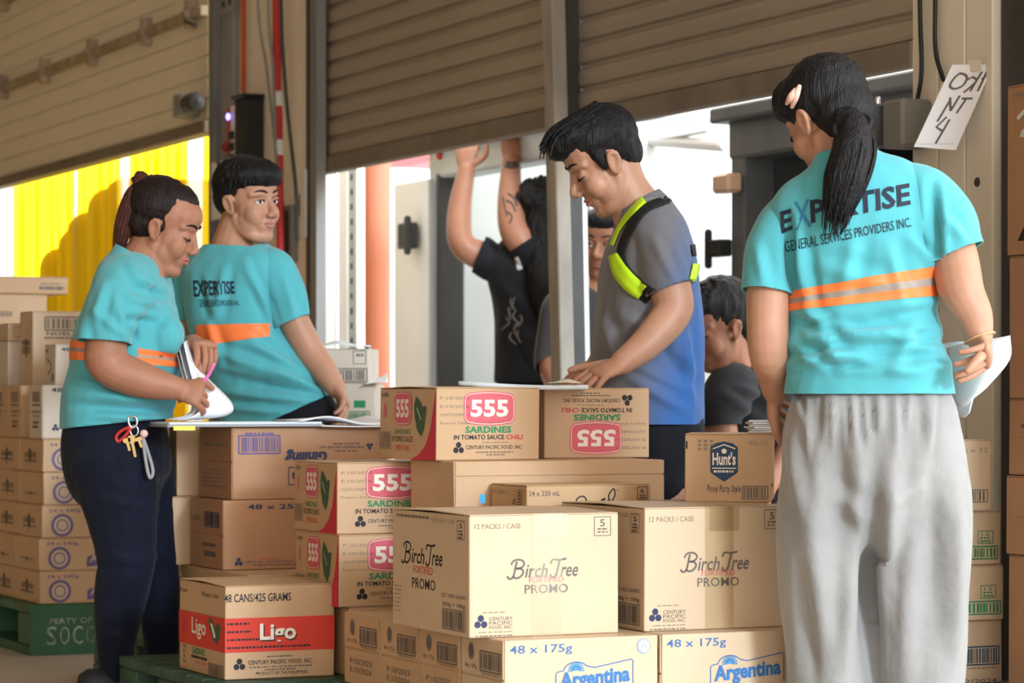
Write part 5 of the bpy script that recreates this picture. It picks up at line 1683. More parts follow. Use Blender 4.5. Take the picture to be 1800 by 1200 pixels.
# ================================================================== woman in profile, on the left
def woman_left():
    Y = 7.1
    L = Vector((P(215, 700, Y).x, Y, 0))
    root = empty('person', L, 0, 'person with brown ponytail in turquoise shirt leafing through papers', 'person', 'people in turquoise shirts')
    s = .95
    H = head_matrix(P(291, 399, 7.12), 84, 22, -3, s)
    side = Vector((.10, 1, 0))
    rings = [(206, 742, Y, .165, .130), (210, 700, Y, .165, .131), (219, 655, Y, .158, .129), (225, 612, Y, .158, .131), (230, 565, Y, .162, .117), (232, 522, Y, .165, .100),
             (232, 485, Y, .150, .078), (238, 458, Y, .098, .058), (246, 438, Y, .060, .052)]
    bm, bf = bmesh.new(), bmesh.new()
    head_geo(bm, H, s, 1.03, True, .82, .75)
    b_tube(bm, [H @ Vector((0, .018, -.02)), P(262, 440, 7.12), P(244, 478, Y)], [.058, .056, .068], n=16)
    b_ell(bm, (0, -.02, -.085), (.045, .05, .03), mtx=H)
    torso_tube(bm, rings, side, grow=-.030)
    el, wr = P(190, 640, 6.90), P(316, 684, 6.93)
    b_tube(bm, [P(222, 498, 6.98), P(206, 530, 6.93), P(188, 600, 6.90), el, P(250, 668, 6.91), wr], [.045, .048, .050, .050, .045, .028], n=18)
    hand_geo(bm, bf, wr, P(352, 691, 6.93), Vector((.25, .75, -.5)), [(45, 55, 40), (50, 60, 40), (55, 60, 40), (60, 60, 40)], .95, -1,
             thumb=(P(345, 672, 6.95), P(362, 674, 6.97), P(373, 683, 6.98)))
    e2, w2 = P(296, 640, 7.26), P(342, 606, 7.12)
    b_tube(bm, [P(255, 500, 7.24), P(262, 540, 7.28), P(280, 610, 7.28), e2, P(318, 622, 7.2), w2], [.055, .056, .05, .045, .038, .028], n=16)
    hand_geo(bm, bf, w2, P(364, 606, 7.075), Vector((-.3, .2, -.9)), [(55, 30, 18), (60, 28, 16), (62, 30, 15), (65, 30, 15)], .95, -1,
             thumb=(P(350, 622, 7.08), P(352, 640, 7.06), P(350, 655, 7.05)))
    for pts, rr in (([(196, 800, 7.03), (213, 900, 7.03), (222, 985, 7.02), (208, 1090, 7.05), (204, 1192, 7.05)], [.09, .07, .054, .042, .030]),
                    ([(232, 800, 7.18), (258, 900, 7.18), (275, 985, 7.18), (282, 1090, 7.2), (288, 1170, 7.2)], [.075, .055, .042, .036, .030])):
        b_tube(bm, [pt(q) for q in pts], rr, n=16)
    finish_body(bm, bf, root, L, SK1, .0045, H)
    face_parts(root, H, s, L, SK1, brow='black_hair', lip=(.42, .13, .12))
    bm = bmesh.new()
    b_ell(bm, (0, .034, .046), (.0855, .092, .0825), mtx=H)
    b_ell(bm, (0, .040, -.005), (.076, .074, .060), mtx=H)
    b_ell(bm, (0, .002, .078), (.060, .068, .0455), mtx=H)
    for sx in (-1, 1): b_ell(bm, (sx * .0655, -.008, .010), (.006, .008, .026), mtx=H)
    hair_obj(bm, root, L, HAIRD, .0045, 3, .0022, 5)
    t0 = H @ Vector((0, .088, .085))
    tail = [t0, t0 + Vector((-.018, 0, .016)), P(250, 326, 7.11), P(234, 352, 7.10), P(220, 395, 7.10), P(211, 438, 7.10)]
    bm = bmesh.new()
    b_tube(bm, tail, [.018, .020, .022, .026, .025, .010], n=14)
    hair_obj(bm, root, L, HAIRBR, .0045, 2, .004, 7, 'ponytail')
    rn = random.Random(15); cv = []
    for i in range(26):
        a = rn.uniform(0, 2 * PI)
        cv.append([q + Vector((math.cos(a) * rr, math.sin(a) * rr, rn.uniform(-.003, .003))) for q, rr in zip(tail[1:], (.018, .020, .026, .026, .018))])
    locks(root, L, cv, .0032, HAIRBR)
    bm = bmesh.new(); b_tube(bm, [t0 + Vector((.012 * math.cos(t), .022 * math.sin(t), .022 * math.cos(t))) for t in np.linspace(0, 2 * PI, 13)], .005, n=8, per=2)
    for v in bm.verts: v.co -= L
    obj('hair_tie', bm, M('hair_tie_brown', (.12, .03, .02), .7), root, True)
    # shirt
    bm = bmesh.new()
    torso_tube(bm, [(205, 775, Y, .168, .134)] + rings, side, grow=.004)
    b_ell(bm, P(290, 592, 7.03), (.050, .07, .058)); b_ell(bm, P(290, 592, 7.17), (.050, .07, .058))
    fl = [(225, 520, 300, 545, 9, .006), (222, 560, 290, 570, 8, -.005), (140, 690, 300, 705, 8, .007), (135, 712, 290, 722, 7, -.006), (135, 668, 210, 690, 8, .006), (230, 700, 305, 688, 8, .006),
          (165, 545, 215, 590, 7, .004), (215, 470, 250, 520, 8, -.005), (185, 500, 165, 570, 8, .005), (240, 600, 225, 560, 8, -.006), (150, 560, 140, 640, 8, .005), (235, 640, 310, 640, 8, .004), (160, 730, 290, 735, 6, .005),
          (200, 520, 225, 580, 7, .004), (240, 500, 290, 520, 6, -.004), (250, 480, 270, 540, 6, .004)]
    b = garment(bm, [([P(240, 484, 7.04), P(218, 505, 6.97), P(200, 552, 6.915), P(191, 585, 6.90), P(188, 602, 6.895), P(184, 632, 6.89)], [.062, .074, .071, .066, .065, .065], (.03, 0, -.12)),
                     ([P(250, 485, 7.18), P(258, 510, 7.26), P(268, 560, 7.28), P(274, 590, 7.28), P(277, 602, 7.28), P(282, 630, 7.28)], [.060, .070, .066, .062, .061, .061], (0, 0, 0))],
                .0065, [(P(205, 744, Y), Vector((.10, 0, -1)), .28), (P(248, 452, Y), Vector((.55, 0, 1)), .11)], fl, .0065, 10, 7.0, amp_k=2.3)
    bvh = cloth_world(b)
    a0, a1 = P(206, 520, 6.93), P(186, 635, 6.90)
    def keep(c):
        t = max(0, min(1, (c - a0).dot(a1 - a0) / (a1 - a0).length_squared))
        if (c - (a0 + (a1 - a0) * t)).length < .078 and c.y < 7.0: return False
        return c.y < 7.2 or c.x < P(235, 0, 7.2).x + 10
    la, lb = (128, 632, 318, 645), (128, 596, 318, 622)
    def mix(t): return tuple(p_ * (1 - t) + q_ * t for p_, q_ in zip(la, lb))
    pl = [img_plane(*mix(t), Y) for t in (0, .42, .60, 1.0)]
    for i, (m_, nm) in enumerate(((ORG, 'orange_stripe'), (SILV, 'reflective_stripe'), (ORG, 'orange_stripe'))):
        band(b, pl[i], pl[i + 1], keep, nm, m_, root, L)
    shell(b, 'shirt', TEAL, root, L)
    # jeans
    JE = cloth_mat('navy_denim', (0.007, 0.009, 0.020), .8, .3, .06, .2, 40)
    bm = bmesh.new()
    torso_tube(bm, [(204, 735, Y, .150, .120), (203, 770, Y, .165, .131), (206, 810, Y, .165, .133), (213, 850, Y, .150, .122), (222, 880, Y, .11, .09)], side)
    for pts, rr in (([(195, 800, 7.02), (208, 860, 7.02), (216, 920, 7.02), (222, 985, 7.02), (212, 1050, 7.04), (205, 1110, 7.05), (202, 1195, 7.05)], [.112, .102, .086, .073, .066, .054, .036]),
                    ([(236, 800, 7.19), (256, 880, 7.19), (270, 950, 7.18), (277, 1000, 7.18), (281, 1060, 7.2), (284, 1110, 7.2), (288, 1172, 7.2)], [.098, .082, .064, .056, .053, .048, .038])):
        b_tube(bm, [pt(q) for q in pts], rr, n=20)
    b = remesh(bm, .0075, 3)
    fl = [(150, 870, 290, 900, 8, .004), (170, 970, 240, 985, 6, .004), (165, 995, 240, 1000, 6, -.004), (250, 980, 305, 975, 6, .004), (180, 1120, 225, 1110, 6, .004), (178, 1150, 222, 1145, 6, -.004), (260, 1090, 310, 1100, 6, .004), (200, 780, 215, 860, 8, -.003), (240, 800, 290, 830, 8, .004)]
    folds(b, fl, .003, 9, 1.0)
    shell(b, 'jeans', JE, root, L, 0)
    m_sh = M('shoe_black', (.012, .012, .013), .55)
    for q in (P(200, 0, 7.05), P(286, 0, 7.2)):
        q.z = 0
        sh = shoe(root, L, q + Vector((-.06, -.02, 0)), q + Vector((.13, .05, 0)), m_sh, .045, .08)
    bm = bmesh.new()
    for k in range(2):
        c0 = P(222, 1172, 7.0) - L
        b_tube(bm, [c0, c0 + Vector((.02, -.01, .02 - .03 * k)), c0 + Vector((.04, -.01, .008 - .02 * k)), c0 + Vector((.022, -.012, -.006))], .003, n=6)
    obj('shoelaces', bm, m_sh, root, True)
    # keys on the belt loop
    kr = empty('key_ring', P(238, 740, 6.94), 0, 'bunch of keys with red and grey cords on the dark jeans', 'keys')
    K0 = Vector(kr.location)
    def kp(x, y, dy=0): return P(x, y, 6.93 - dy) - K0
    m_key = M('brass_key', (.55, .38, .16), .35, metal=.6)
    obj('ring', tube_bm([kp(236 + 7 * math.cos(t), 757 + 9 * math.sin(t)) for t in np.linspace(0, 2 * PI, 13)], .0022, n=6, per=2), m_silver, kr, True)
    obj('carabiner', tube_bm([kp(226, 733), kp(238, 732), kp(241, 745), kp(232, 752), kp(226, 742), kp(226, 733)], .003, n=6, per=3), m_silver, kr, True)
    obj('red_cord', tube_bm([kp(228, 750), kp(212, 758), kp(204, 768), kp(208, 776), kp(218, 768), kp(229, 754)], .0042, n=8, per=4), m_redp, kr, True)
    obj('grey_cord', tube_bm([kp(250, 765), kp(262, 800), kp(269, 828), kp(264, 840), kp(259, 826), kp(254, 795), kp(251, 770)], .0042, n=8, per=4), M('cord_grey', (.32, .32, .33), .7), kr, True)
    for (x0, y0, x1, y1) in ((230, 765, 238, 803), (222, 770, 228, 792), (243, 768, 249, 786)):
        bm = bmesh.new()
        a, c = kp(x0, y0, .005), kp(x1, y1, .005)
        d = (c - a).normalized(); q = Vector((-d.z, 0, d.x))
        vs = []
        for dy in (-.001, .001):
            for tt, wd in ((0, .004), (.05, .009), (.3, .009), (.36, .0035), (1, .003)):
                for sg_ in (-1, 1):
                    vs.append(bm.verts.new(a + (c - a) * tt + q * wd * sg_ + Vector((0, dy, 0))))
        for k in range(4):
            i = 2 * k
            bm.faces.new((vs[i], vs[i + 1], vs[i + 3], vs[i + 2])); bm.faces.new((vs[i + 10], vs[i + 12], vs[i + 13], vs[i + 11]))
            bm.faces.new((vs[i], vs[i + 2], vs[i + 12], vs[i + 10])); bm.faces.new((vs[i + 1], vs[i + 11], vs[i + 13], vs[i + 3]))
        obj('key', bm, m_key, kr)
    bm = bmesh.new(); b_ell(bm, kp(253, 762, .006), (.010, .009, .010)); obj('bead', bm, M('bead_pink', (.75, .5, .45), .4), kr, True)
woman_left()
# ================================================================== young man looking over his shoulder
def man_left():
    Y = 7.9
    L = Vector((P(500, 700, Y).x, Y, 0))
    root = empty('person', L, 0, 'person in turquoise shirt glancing back over the shoulder', 'person', 'people in turquoise shirts')
    s = .95
    H = head_matrix(P(437, 354, 7.88), 54, 4, -4, s)
    side = Vector((.90, -.42, 0)).normalized()
    rings = [(492, 742, Y, .158, .125), (478, 700, Y, .158, .120), (450, 650, Y, .138, .112), (428, 600, Y, .130, .108), (415, 550, Y, .138, .110), (411, 500, Y, .152, .108),
             (410, 466, Y, .150, .095), (407, 440, Y, .105, .075), (404, 420, Y, .062, .058)]
    bm, bf = bmesh.new(), bmesh.new()
    head_geo(bm, H, s, .98, False, .95, .9)
    b_tube(bm, [H @ Vector((0, .020, -.03)), P(415, 405, 7.89), P(405, 445, Y)], [.054, .053, .062], n=16)
    torso_tube(bm, rings, side, grow=-.030)
    el, wr = P(545, 618, 7.84), P(592, 684, 7.80)
    b_tube(bm, [P(468, 475, 7.86), P(492, 502, 7.85), P(515, 560, 7.84), el, P(572, 655, 7.82), wr], [.042, .046, .043, .042, .037, .027], n=16)
    hand_geo(bm, bf, wr, P(608, 712, 7.78), Vector((-.7, -.2, -.5)), [(35, 35, 25), (30, 35, 25), (30, 30, 20), (30, 30, 20)], .95, 1, spread=.14)
    e2, w2 = P(330, 588, 7.98), P(270, 578, 7.95)
    b_tube(bm, [P(365, 480, 7.95), P(338, 510, 7.98), P(326, 560, 7.98), e2, P(300, 584, 7.96), w2], [.04, .044, .043, .041, .037, .027], n=16)
    hand_geo(bm, bf, w2, P(244, 577, 7.93), Vector((0, .2, -1)), (10, 15, 10), .95, 1)
    for x, yy in ((512, 7.86), (548, 7.98)):
        b_tube(bm, [P(x, 760, yy), P(x + 4, 960, yy), P(x, 1165, yy)], [.075, .055, .036], n=16)
    finish_body(bm, bf, root, L, SK2, .0045, H)
    face_parts(root, H, s, L, SK2, True, 'black_hair', (.45, .19, .16), -.0035)
    # short sides, heavy straight top
    bm = bmesh.new()
    b_ell(bm, (0, .024, .052), (.086, .098, .086), mtx=H)
    b_ell(bm, (0, -.020, .078), (.084, .086, .052), mtx=H)
    b_ell(bm, (0, .050, .010), (.074, .066, .062), mtx=H)
    b_ell(bm, (0, .0, .075), (.096, .098, .048), mtx=H)
    hair_obj(bm, root, L, HAIRB, .0045, 3, .0025, 11)
    rn = random.Random(31); cv = []
    for i in range(70):
        a = rn.uniform(-PI, PI)
        r0 = H @ Vector((.03 * math.sin(a), -.03 * math.cos(a), .125))
        m0 = H @ Vector((.078 * math.sin(a), -.080 * math.cos(a) + .005, .102))
        z_ = rn.uniform(.046, .062) if abs(a) < 1.3 else rn.uniform(.02, .055)
        e0 = H @ Vector((.096 * math.sin(a), -.099 * math.cos(a) + .006, z_))
        cv.append([r0, m0, e0])
    locks(root, L, cv, .0062, HAIRB)
    bm = bmesh.new()
    torso_tube(bm, [(505, 775, Y, .160, .128)] + rings, side, grow=.004)
    fl = [(395, 470, 380, 560, 8, .005), (430, 460, 470, 560, 8, .005), (440, 500, 475, 580, 7, -.005), (385, 620, 500, 660, 9, .007), (390, 660, 540, 690, 9, -.006), (400, 690, 560, 705, 8, .007),
          (390, 715, 500, 725, 7, .006), (440, 600, 520, 650, 8, .006), (365, 560, 390, 640, 7, .004), (480, 650, 575, 695, 7, .006), (500, 490, 520, 560, 7, .004), (350, 490, 365, 560, 7, -.005)]
    b = garment(bm, [([P(455, 465, 7.87), P(482, 480, 7.855), P(502, 522, 7.845), P(509, 550, 7.84), P(512, 568, 7.84), P(522, 600, 7.835)], [.056, .066, .062, .058, .056, .056], (.12, 0, 0)),
                     ([P(366, 470, 7.95), P(345, 486, 7.97), P(328, 524, 7.98), P(322, 550, 7.98), P(321, 563, 7.98), P(321, 590, 7.98)], [.056, .066, .062, .058, .057, .057], (0, 0, 0))],
                .0065, [(P(520, 722, Y), Vector((.42, 0, -.9)), .22), (P(404, 432, Y), Vector((.05, 0, 1)), .10)], fl, .0065, 10, 17.0, amp_k=2.3)
    bvh = cloth_world(b)
    def keep(c):
        x, y = to_px(c)
        if x > 474: return False
        return c.y < 8.02 and x > 345
    band(b, img_plane(362, 608, 482, 592, Y), img_plane(362, 572, 482, 570, Y), keep, 'orange_stripe', ORG, root, L)
    cloth_text(bvh, root, L, 'EXPERTISE', ((340, 492), (412, 494), (414, 516), (342, 522)), INKSH, .025)
    cloth_text(bvh, root, L, 'GENERAL SERVICES PROVIDERS INC.', ((350, 526), (420, 528), (422, 536), (352, 540)), INKSH, .0)
    shell(b, 'shirt', TEAL, root, L)
    BK = cloth_mat('black_trousers', (0.012, 0.012, 0.016), .85, .2, .06, .2, 40)
    bm = bmesh.new()
    torso_tube(bm, [(490, 705, Y, .134, .100), (508, 738, Y, .142, .112), (525, 790, Y, .145, .118), (528, 850, Y, .135, .105)], side)
    for x, yy in ((506, 7.86), (550, 7.98)):
        b_tube(bm, [P(x, 780, yy), P(x + 4, 960, yy), P(x, 1160, yy)], [.10, .075, .055], n=18)
    b = remesh(bm, .009, 3); folds(b, [], .004, 9, 3)
    shell(b, 'trousers', BK, root, L, 0)
    for x, yy in ((512, 7.86), (548, 7.98)):
        q = P(x, 0, yy); q.z = 0
        shoe(root, L, q + Vector((-.03, -.05, 0)), q + Vector((.02, .17, 0)), M('shoe_dark', (.03, .03, .035), .6))
man_left()

# ================================================================== man in the bluish-grey T-shirt with the safety harness
def man_center():
    Y = 6.98
    L = Vector((P(1150, 700, Y).x, Y, 0))
    root = empty('person', L, 0, 'person in neon harness and bluish-grey T-shirt, blue back light painted in, reading a sheet', 'person')
    s = 1.03
    H = head_matrix(P(1061, 283, 6.97), -83, 32, 3, s)
    side = Vector((-.12, 1, 0))
    rings = [(1134, 752, Y, .165, .138), (1136, 690, Y, .165, .137), (1138, 600, Y, .165, .132), (1140, 530, Y, .175, .122), (1141, 465, Y, .182, .110), (1140, 415, Y, .178, .090),
             (1134, 385, Y, .140, .072), (1124, 362, Y, .085, .060), (1112, 344, Y, .06, .053)]
    bm, bf = bmesh.new(), bmesh.new()
    head_geo(bm, H, s, .98, True, .95, .95)
    b_tube(bm, [H @ Vector((0, .022, -.02)), P(1098, 328, 6.97), P(1122, 372, Y)], [.058, .056, .066], n=16)
    torso_tube(bm, rings, side, grow=-.014)
    el, wr = P(1182, 548, 6.79), P(1090, 640, 6.72)
    b_tube(bm, [P(1158, 410, 6.86), P(1168, 445, 6.82), P(1178, 505, 6.80), el, P(1138, 602, 6.75), wr], [.052, .055, .051, .048, .040, .029], n=18)
    hand_geo(bm, bf, wr, P(1048, 658, 6.69), Vector((-.05, .25, -1)), [(12, 10, 8), (14, 12, 8), (16, 14, 8), (20, 16, 10)], 1.0, -1, spread=.2,
             thumb=(P(1045, 643, 6.74), P(1020, 646, 6.75), P(1002, 651, 6.75)))
    b_tube(bm, [P(1130, 410, 7.12), P(1120, 460, 7.16), P(1105, 550, 7.16), P(1080, 600, 7.12), P(1050, 640, 7.06)], [.05, .052, .046, .04, .028], n=16)
    hand_geo(bm, bf, P(1050, 640, 7.06), P(1015, 655, 7.03), Vector((0, -.1, -1)), (15, 15, 10), 1.0, 1)
    for x, yy in ((1180, 6.93), (1140, 7.08)):
        b_tube(bm, [P(x, 760, yy), P(x, 980, yy), P(x, 1205, yy)], [.065, .05, .036], n=16)
    finish_body(bm, bf, root, L, SK2, .0045, H)
    face_parts(root, H, s, L, SK2, False, 'black_hair', (.42, .17, .14))
    bm = bmesh.new()
    b_ell(bm, (0, .019, .050), (.083, .098, .084), mtx=H)
    b_ell(bm, (0, -.030, .088), (.070, .078, .044), mtx=H)
    b_ell(bm, (0, -.072, .078), (.056, .036, .030), mtx=H)
    b_ell(bm, (0, .046, .004), (.066, .056, .060), mtx=H)
    for sx in (-1, 1): b_ell(bm, (sx * .070, -.014, .012), (.010, .016, .030), mtx=H)
    hair_obj(bm, root, L, HAIRB, .0045, 3, .003, 21)
    rn = random.Random(41); cv = []
    for i in range(60):
        x = rn.uniform(-.058, .058)
        y0 = rn.uniform(-.03, .06)
        cv.append([H @ Vector((x, y0, .128 - 6 * x * x)), H @ Vector((x * 1.05, y0 - .055, .132 - 7 * x * x - abs(y0) * .12)), H @ Vector((x * 1.1, y0 - .095, .105 - 8 * x * x - abs(y0) * .1 + rn.uniform(-.012, .012)))])
    locks(root, L, cv, .006, HAIRB)
    bm = bmesh.new()
    torso_tube(bm, [(1133, 785, Y, .166, .139)] + rings, side, grow=.004)
    fl = [(1100, 560, 1200, 600, 12, .006), (1080, 620, 1180, 680, 12, .005), (1150, 600, 1220, 680, 12, -.005), (1200, 560, 1215, 700, 10, .006), (1060, 560, 1090, 640, 10, .005), (1150, 420, 1190, 500, 9, .004),
          (1100, 660, 1200, 720, 10, .006), (1130, 560, 1080, 640, 8, -.005), (1190, 440, 1205, 500, 8, .004)]
    b = garment(bm, [([P(1140, 388, 6.93), P(1156, 405, 6.87), P(1168, 450, 6.82), P(1174, 488, 6.80), P(1177, 508, 6.795), P(1183, 538, 6.79)], [.058, .072, .066, .060, .058, .058], (.12, 0, .10)),
                     ([P(1132, 390, 7.06), P(1128, 410, 7.12), P(1120, 460, 7.15), P(1115, 490, 7.16), P(1112, 505, 7.16), P(1108, 535, 7.16)], [.058, .070, .062, .058, .058, .058], (0, 0, 0))],
                .0065, [(P(1134, 745, Y), Vector((0, 0, -1)), .26), (P(1118, 356, Y), Vector((-.55, 0, 1)), .10)], fl, .006, 10, 27.0, amp_k=2.2)
    bvh = cloth_world(b)
    m = M('jersey_skylight_tint', (0.085, 0.082, 0.095), .85, spec=.12)
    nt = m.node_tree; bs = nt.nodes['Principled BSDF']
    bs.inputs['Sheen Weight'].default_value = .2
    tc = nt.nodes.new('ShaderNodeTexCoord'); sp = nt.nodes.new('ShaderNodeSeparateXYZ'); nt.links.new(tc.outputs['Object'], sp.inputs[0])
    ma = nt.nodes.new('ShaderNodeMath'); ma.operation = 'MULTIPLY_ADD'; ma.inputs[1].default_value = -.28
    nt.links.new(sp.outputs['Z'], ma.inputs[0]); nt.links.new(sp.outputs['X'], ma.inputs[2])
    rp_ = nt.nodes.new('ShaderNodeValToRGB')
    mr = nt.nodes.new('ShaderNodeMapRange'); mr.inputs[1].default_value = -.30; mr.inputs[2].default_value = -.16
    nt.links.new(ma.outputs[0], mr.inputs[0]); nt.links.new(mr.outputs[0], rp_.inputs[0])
    rp_.color_ramp.elements[0].color = (0.15, 0.145, 0.155, 1); rp_.color_ramp.elements[1].color = (0.04, 0.125, 0.35, 1)  # grey shade in front and blue sky light behind, put into the colour
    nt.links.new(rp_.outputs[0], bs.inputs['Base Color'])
    NEON = M('neon_yellow', (0.55, 0.85, 0.02), .5, emit=0.0)
    BLK = M('black_webbing', (0.012, 0.012, 0.013), .7)
    cloth_ribbon(bvh, root, L, [(1172, 352), (1130, 372), (1100, 420), (1094, 460), (1118, 500), (1145, 522)], [14, 15, 15, 16, 26, 30], BLK, 'black_strap', .004)
    cloth_ribbon(bvh, root, L, [(1150, 340), (1122, 362), (1092, 400), (1078, 432)], [16, 13, 8, 6], NEON, 'neon_strap', .006)
    cloth_ribbon(bvh, root, L, [(1080, 448), (1092, 476), (1112, 500), (1131, 514)], [16, 27, 30, 28], NEON, 'neon_strap', .006)
    cloth_ribbon(bvh, root, L, [(1172, 352), (1196, 372), (1212, 410), (1219, 450)], [7, 8, 8, 7], BLK, 'black_strap', .004)
    cloth_ribbon(bvh, root, L, [(1221, 445), (1220, 470), (1214, 495)], [7, 12, 10], NEON, 'neon_strap', .006)
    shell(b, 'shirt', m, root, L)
    BK = cloth_mat('black_trousers', (0.012, 0.012, 0.016), .85, .2, .06, .2, 40)
    bm = bmesh.new()
    torso_tube(bm, [(1135, 715, Y, .150, .120), (1150, 755, Y, .158, .120), (1152, 800, Y, .155, .105), (1155, 850, Y, .14, .07)], side)
    for x, yy in ((1182, 6.93), (1140, 7.08)):
        b_tube(bm, [P(x, 770, yy), P(x + 2, 850, yy), P(x - 2, 980, yy), P(x, 1195, yy)], [.075, .055, .055, .05], n=18)
    b = remesh(bm, .009, 3); folds(b, [], .004, 9, 3)
    shell(b, 'trousers', BK, root, L, 0)
    for x, yy in ((1180, 6.93), (1140, 7.08)):
        q = P(x, 0, yy); q.z = 0
        shoe(root, L, q + Vector((.05, 0, 0)), q + Vector((-.17, 0, 0)), M('shoe_dark', (.03, .03, .035), .6))
man_center()

# ================================================================== man with raised arms in the truck
def simple_trousers(root, L, ctr, Y, side, xs, mat, ytop, floor_z, r=.075):
    bm = bmesh.new()
    torso_tube(bm, [(ctr, ytop, Y, .125, .10), (ctr, ytop + 30, Y, .14, .115), (ctr, ytop + 70, Y, .13, .10)], side)
    for x, yy in xs:
        q = P(x, 0, yy); q.z = floor_z + .05
        b_tube(bm, [P(x, ytop + 45, yy), (P(x, ytop + 45, yy) + q) / 2, q], [r * 1.2, r, r * .75], n=16)
    b = remesh(bm, .011, 3); folds(b, [], .004, 9, 3)
    shell(b, 'trousers', mat, root, L, 0)
    for x, yy in xs:
        q = P(x, 0, yy); q.z = floor_z
        sh = shoe(root, L, q + Vector((0, -.06, 0)), q + Vector((0, .16, 0)), M('shoe_dark', (.03, .03, .035), .6)) if floor_z == 0 else None

def man_arms():
    Y = 11.0
    L = Vector((P(935, 700, Y).x, Y, 0))
    root = empty('person', L, 0, 'person with curly hair and raised tattooed arms holding the truck door header', 'person')
    H = head_matrix(P(950, 378, 11.0), 165, 5, 0, .98)
    side = Vector((.95, .30, 0)).normalized()
    rings = [(932, 690, Y, .135, .115), (932, 640, Y, .130, .11), (930, 580, Y, .128, .105), (928, 520, Y, .14, .11), (926, 475, Y, .15, .11), (930, 445, Y, .12, .09), (940, 425, Y, .07, .06)]
    bm, bf = bmesh.new(), bmesh.new()
    head_geo(bm, H, .98)
    b_tube(bm, [H @ Vector((0, .02, -.02)), P(945, 425, Y), P(935, 455, Y)], [.055, .053, .06], n=14)
    torso_tube(bm, rings, side, grow=-.014)
    b_tube(bm, [P(885, 470, Y), P(850, 452, Y), P(812, 428, Y - .02), P(808, 370, Y + .05), P(820, 298, Y + .1)], [.06, .058, .052, .047, .034], n=16)
    hand_geo(bm, bf, P(820, 298, Y + .1), P(820, 262, Y + .12), Vector((.1, 1, .1)), [(35, 40, 30)] * 4, 1.15, -1)
    b_tube(bm, [P(955, 470, Y - .05), P(930, 440, Y - .1), P(903, 405, Y - .1), P(897, 350, Y - .02), P(899, 282, Y + .08)], [.06, .058, .056, .05, .036], n=16)
    hand_geo(bm, bf, P(899, 282, Y + .08), P(900, 245, Y + .10), Vector((.1, 1, .1)), [(35, 40, 30)] * 4, 1.15, -1)
    for x in (918, 948):
        b_tube(bm, [P(x, 700, Y), P(x, 800, Y), P(x, 905, Y)], [.07, .055, .036], n=14)
    finish_body(bm, bf, root, L, SK1, .007, H)
    face_parts(root, H, .98, L, SK1)
    bm = bmesh.new()
    b_ell(bm, (0, .02, .045), (.100, .105, .095), mtx=H)
    rn = random.Random(3)
    for i in range(90):
        a, e = rn.uniform(0, 2 * PI), rn.uniform(-.3, 1.3)
        p_ = Vector((.095 * math.cos(a) * math.cos(e), .02 + .100 * math.sin(a) * math.cos(e), .045 + .092 * math.sin(e)))
        if p_.y < -.06 and p_.z < .08: continue
        b_ell(bm, p_, (.020, .020, .020), mtx=H, nu=8, nv=6)
    b_tube(bm, [P(960, 390, 10.93), P(962, 440, 10.90), P(962, 500, 10.87), P(965, 560, 10.87)], [.085, .085, .075, .04], n=14)
    hair_obj(bm, root, L, HAIRB, .008, 2, .006, 3)
    BT = cloth_mat('black_tee', (0.014, 0.014, 0.017), .85, .2, .06, .2, 30)
    bm = bmesh.new()
    torso_tube(bm, [(932, 715, Y, .136, .116)] + rings, side, grow=.006)
    b = garment(bm, [([P(905, 475, Y), P(880, 466, Y), P(862, 460, Y), P(850, 452, Y), P(842, 447, Y), P(825, 440, Y)], [.07, .078, .075, .075, .076, .076], (0, 0, 0)),
                     ([P(960, 470, Y - .04), P(948, 458, Y - .07), P(936, 446, Y - .09), P(926, 435, Y - .10), P(920, 428, Y - .1), P(905, 405, Y - .1)], [.07, .075, .073, .073, .073, .073], (0, 0, 0))],
                .009, [(P(932, 672, Y), Vector((0, 0, -1)), .25), (P(938, 432, Y), Vector((0, .1, 1)), .09)], [(880, 500, 950, 560, 9, .008), (890, 560, 960, 620, 9, .008), (900, 600, 940, 660, 8, -.007)], .006, 8, 3, amp_k=1.3)
    bvh = cloth_world(b)
    GR = M('tee_print', (.16, .14, .13), .7)
    rn = random.Random(9)
    for k in range(9):
        x, y = rn.uniform(890, 925), rn.uniform(515, 600)
        cloth_ribbon(bvh, root, L, [(x, y), (x + rn.uniform(-6, 6), y + 10), (x + rn.uniform(-10, 10), y + 22)], [2, 3, 2], GR, 'shirt_print', .004, 3)
    cloth_ribbon(bvh, root, L, [(908, 452), (911, 462), (914, 474)], [6, 9, 9], M('shirt_patch', (.6, .55, .52), .7), 'shirt_patch', .004, 3)
    shell(b, 'shirt', BT, root, L)
    simple_trousers(root, L, 933, Y, side, ((916, Y), (950, Y)), MATS['black_trousers'], 660, .29)
    # tattoos on the forearms
    ink = M('tattoo_ink', (.07, .05, .05), .6)
    bv = BVHTree.FromObject([o for o in root.children if o.name.startswith('body')][0], bpy.context.evaluated_depsgraph_get())
    bb = bmesh.new(); bb.from_mesh([o for o in root.children if o.name.startswith('body')][0].data)
    for v in bb.verts: v.co += L
    bv = BVHTree.FromBMesh(bb); bb.free()
    for path, wd in (([(893, 340), (903, 348), (909, 362)], 3), ([(890, 352), (900, 358), (906, 372)], 3), ([(889, 288), (899, 291), (910, 288)], 12), ([(892, 372), (900, 380), (896, 392)], 3), ([(884, 345), (887, 362), (892, 380)], 2)):
        cloth_ribbon(bv, root, L, path, [wd] * 3, ink, 'tattoo', .002, 4)
man_arms()

